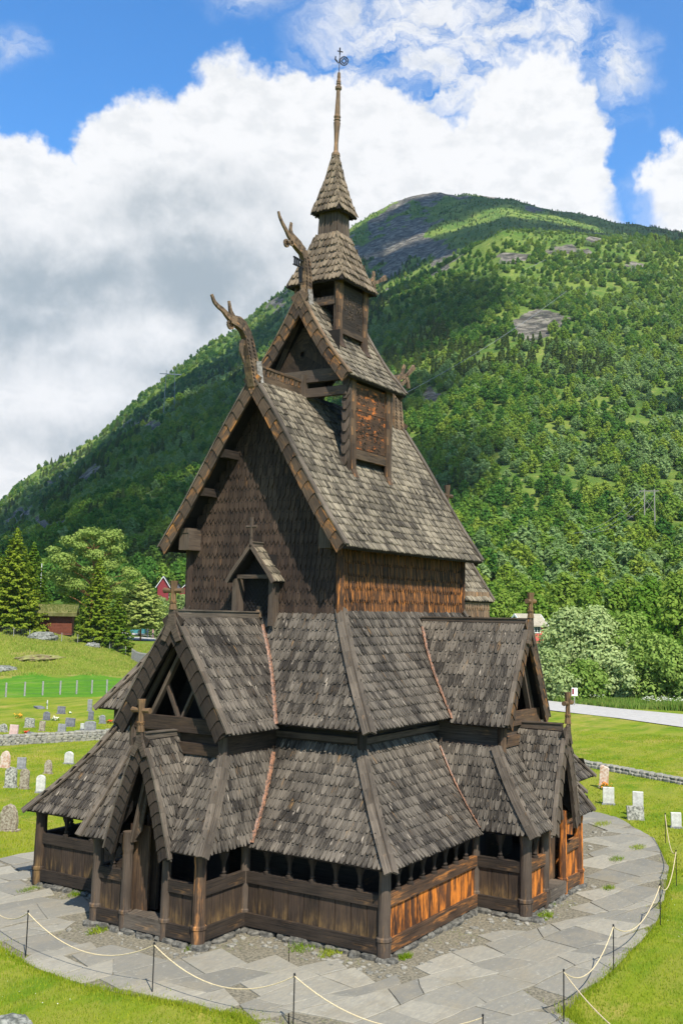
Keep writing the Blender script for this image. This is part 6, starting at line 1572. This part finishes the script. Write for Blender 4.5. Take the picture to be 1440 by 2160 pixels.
# unseen cloud puffs high above and out of frame, shaped to shade the mountains
t = NT('cloud_white'); df = t.n('ShaderNodeBsdfDiffuse', i_Color=(.9, .9, .9, 1)); tp_ = t.n('ShaderNodeBsdfTransparent'); m_ = t.n('ShaderNodeMixShader', i_0=.42)
t.t.links.new(df.outputs[0], m_.inputs[1]); t.t.links.new(tp_.outputs[0], m_.inputs[2]); t.t.links.new(m_.outputs[0], t.out.inputs[0]); M['cloud'] = t.m
def cloud(targets, alt, seed):
    """puffs placed so that the sun throws their shadow on the listed hill spots (azimuth, distance, radius)"""
    import bmesh
    rd = random.Random(seed); bm = bmesh.new()
    for az_, r_, rad in targets:
        x = CX+math.cos(math.radians(az_))*r_; y = CY+math.sin(math.radians(az_))*r_; z = H(x, y); k = (alt-z)/math.sin(math.radians(50))*math.cos(math.radians(50))
        for j in range(3):
            c = (x-.616*k+rd.uniform(-.4, .4)*rad, y-.788*k+rd.uniform(-.4, .4)*rad, alt+rd.uniform(-.1, .35)*rad*.5)
            mtx = Matrix.Translation(c) @ Matrix.Diagonal((rad*rd.uniform(.6, .95), rad*rd.uniform(.6, .95), rad*.4, 1)); bmesh.ops.create_icosphere(bm, subdivisions=3, radius=1, matrix=mtx)
    me = bpy.data.meshes.new('cloud'); bm.to_mesh(me); bm.free(); me.materials.append(M['cloud'])
    return nobj('cloud', me, kind='structure')
T1 = [(a_, r_, 120 if r_ > 600 else 75) for a_ in (34, 37, 40, 43, 46, 49, 52) for r_ in (430, 600, 800, 1000, 1200, 1450)]+[(31, 1150, 110), (31, 1400, 130), (31, 1600, 130), (28.5, 1350, 120), (28, 1600, 130), (25, 1600, 110), (25.5, 1350, 100), (22.5, 1650, 110), (22, 1400, 90), (19, 1650, 110), (19, 1430, 80), (16, 1650, 110), (15.5, 1450, 80), (12.5, 1600, 110), (40.5, 330, 40), (47, 330, 40), (51, 350, 45)]
T1 = [q for q in T1 if q[:2] not in ((43, 1000), (46, 1000))]
cloud(T1, 1500, 3)
cloud([(29.5, 400, 26), (15, 530, 22)], 1300, 5)

# ================================================================== LIGHT, SKY, CLOUDS
EL = math.radians(50); SD = V((-.616*math.cos(EL), -.788*math.cos(EL), math.sin(EL))).normalized()
sun = bpy.data.lights.new('sun', 'SUN'); so = bpy.data.objects.new('sun', sun); COL.objects.link(so)
so.rotation_euler = SD.to_track_quat('Z', 'Y').to_euler(); so.location = (0, 0, 60); sun.energy = 5.0; sun.angle = math.radians(.53); sun.color = (1, .94, .84)
w = bpy.data.worlds.new('World'); sc.world = w; w.use_nodes = True
class WT(NT):
    def __init__(s, t): s.t = t; t.nodes.clear(); s.out = s.n('ShaderNodeOutputWorld')
t = WT(w.node_tree)
sky = t.n('ShaderNodeTexSky', sky_type='NISHITA', sun_disc=False, sun_elevation=EL, sun_rotation=math.atan2(SD.x, SD.y), air_density=1.0, dust_density=.3, ozone_density=3.)
d = t.n('ShaderNodeTexCoord').outputs['Generated']
fd = t.vmath('DOT_PRODUCT', d, tuple(F_)); fc = t.math('MAXIMUM', fd, .08)
gx = t.math('ADD', t.math('MULTIPLY', t.math('DIVIDE', t.vmath('DOT_PRODUCT', d, tuple(R_)), fc), FPX/100), PU/100)
gy = t.math('SUBTRACT', PV/100, t.math('MULTIPLY', t.math('DIVIDE', t.vmath('DOT_PRODUCT', d, tuple(U_)), fc), FPX/100))
P0 = t.n('ShaderNodeCombineXYZ'); t.set(P0.inputs[0], gx); t.set(P0.inputs[1], gy)
def warp(p, scale, amp, detail=5):
    nz = t.n('ShaderNodeTexNoise', i_Scale=scale, i_Detail=detail, i_Roughness=.6); t.set(nz.inputs['Vector'], d)
    return t.vmath('ADD', p, t.vmath('MULTIPLY', t.vmath('SUBTRACT', nz.outputs['Color'], (.5, .5, .5)), (amp, amp, 0)))
Pw = warp(P0.outputs[0], 14., 1.5); Pw = warp(Pw, 52., .55, 6)
def field(p, blobs):
    f = None
    for (x, y, rx, ry) in blobs:
        m = min(rx, ry)
        l = t.vmath('LENGTH', t.vmath('MULTIPLY', t.vmath('SUBTRACT', p, (x/100, y/100, 0)), (100/rx, 100/ry, 0)))
        q = t.math('MULTIPLY', t.math('SUBTRACT', 1., l), m/100)
        f = q if f is None else t.math('MAXIMUM', f, q)
    return f
body = field(Pw, [(-10, 430, 150, 165), (105, 500, 150, 185), (310, 430, 195, 250), (480, 400, 150, 280), (690, 460, 330, 320), (860, 520, 260, 310), (1130, 340, 165, 255), (1450, 440, 115, 165), (600, 820, 1000, 420), (1250, 430, 60, 70)])
fine = t.noise(d, 60., 6, .62)
dens = t.ramp(t.math('ADD', body, t.math('MULTIPLY', t.math('SUBTRACT', fine, .5), .5)), -.10, .20)
# thin streaky cloud
st = t.noise(t.vmath('MULTIPLY', Pw, (.55, 1.0, 1)), 1.1, 7, .68, .6)
wm = field(Pw, [(960, 90, 370, 200), (930, 190, 200, 80), (1310, 130, 90, 110), (30, 100, 70, 45), (530, 10, 130, 45), (1430, 430, 150, 90), (1310, 255, 40, 20), (1360, 240, 20, 15)])
wisp = t.math('MULTIPLY', t.ramp(wm, -.15, .8), t.ramp(st, .36, .62)); wisp = t.math('MULTIPLY', wisp, .92)
dens = t.math('MAXIMUM', dens, wisp)
holes = field(Pw, [(1335, 440, 62, 48)]); dens = t.math('MULTIPLY', dens, t.ramp(holes, -.15, .25, 1., .25))
gen = t.ramp(t.noise(t.vmath('MULTIPLY', d, (1, 1, 2.2)), 2.6, 7, .6), .50, .62)
dens = t.mix(t.ramp(fd, .45, .7), gen, dens)
# grey undersides
gf = field(Pw, [(120, 580, 300, 90), (440, 580, 180, 120), (60, 690, 140, 60), (330, 790, 200, 45), (200, 650, 260, 30), (350, 440, 120, 45), (560, 640, 90, 100), (180, 920, 140, 30)])
gn = t.noise(d, 12., 7, .6); gn2 = t.noise(t.vmath('MULTIPLY', d, (1, 1, 1.8)), 34., 5, .6)
grey = t.math('MULTIPLY', t.ramp(t.math('ADD', gf, t.math('MULTIPLY', t.math('SUBTRACT', gn, .5), 3.0)), -.75, 1.1), .95)
soft = t.math('MULTIPLY', t.ramp(gn2, .42, .66), .20)
ccol = t.mix(t.math('MAXIMUM', grey, soft), (.64, .64, .64, 1), (.245, .29, .32, 1))
sc_sky = t.vmath('MULTIPLY', sky.outputs[0], (.052, .110, .152))
col = t.mix(dens, sc_sky, ccol)
bg = t.n('ShaderNodeBackground', i_Strength=1.0); t.set(bg.inputs[0], col); t.t.links.new(bg.outputs[0], t.out.inputs[0])
w.cycles.sampling_method = 'MANUAL'; w.cycles.sample_map_resolution = 512
vs = sc.view_settings; vs.view_transform = 'Standard'; vs.look = 'None'; vs.exposure = .70; vs.gamma = 1.
sc.cycles.use_denoising = True; sc.cycles.max_bounces = 5; sc.cycles.diffuse_bounces = 2; sc.cycles.glossy_bounces = 1; sc.cycles.transmission_bounces = 2; sc.cycles.transparent_max_bounces = 4

# ---- the air of the valley: one closed, even box of haze round camera and scene
t = NT('valley_haze'); pvn = t.n('ShaderNodeVolumePrincipled'); pvn.inputs['Color'].default_value = (.80, .89, 1, 1); pvn.inputs['Density'].default_value = .00006; pvn.inputs['Anisotropy'].default_value = .2
t.t.links.new(pvn.outputs[0], t.out.inputs['Volume'])
mb = MB(); mb.box(-2700, 2700, -2700, 2700, -40, 900, 'x'); hz = mb.build('haze', t.m, kind='stuff'); tag(hz, 'faint blue haze in the valley air', 'haze')
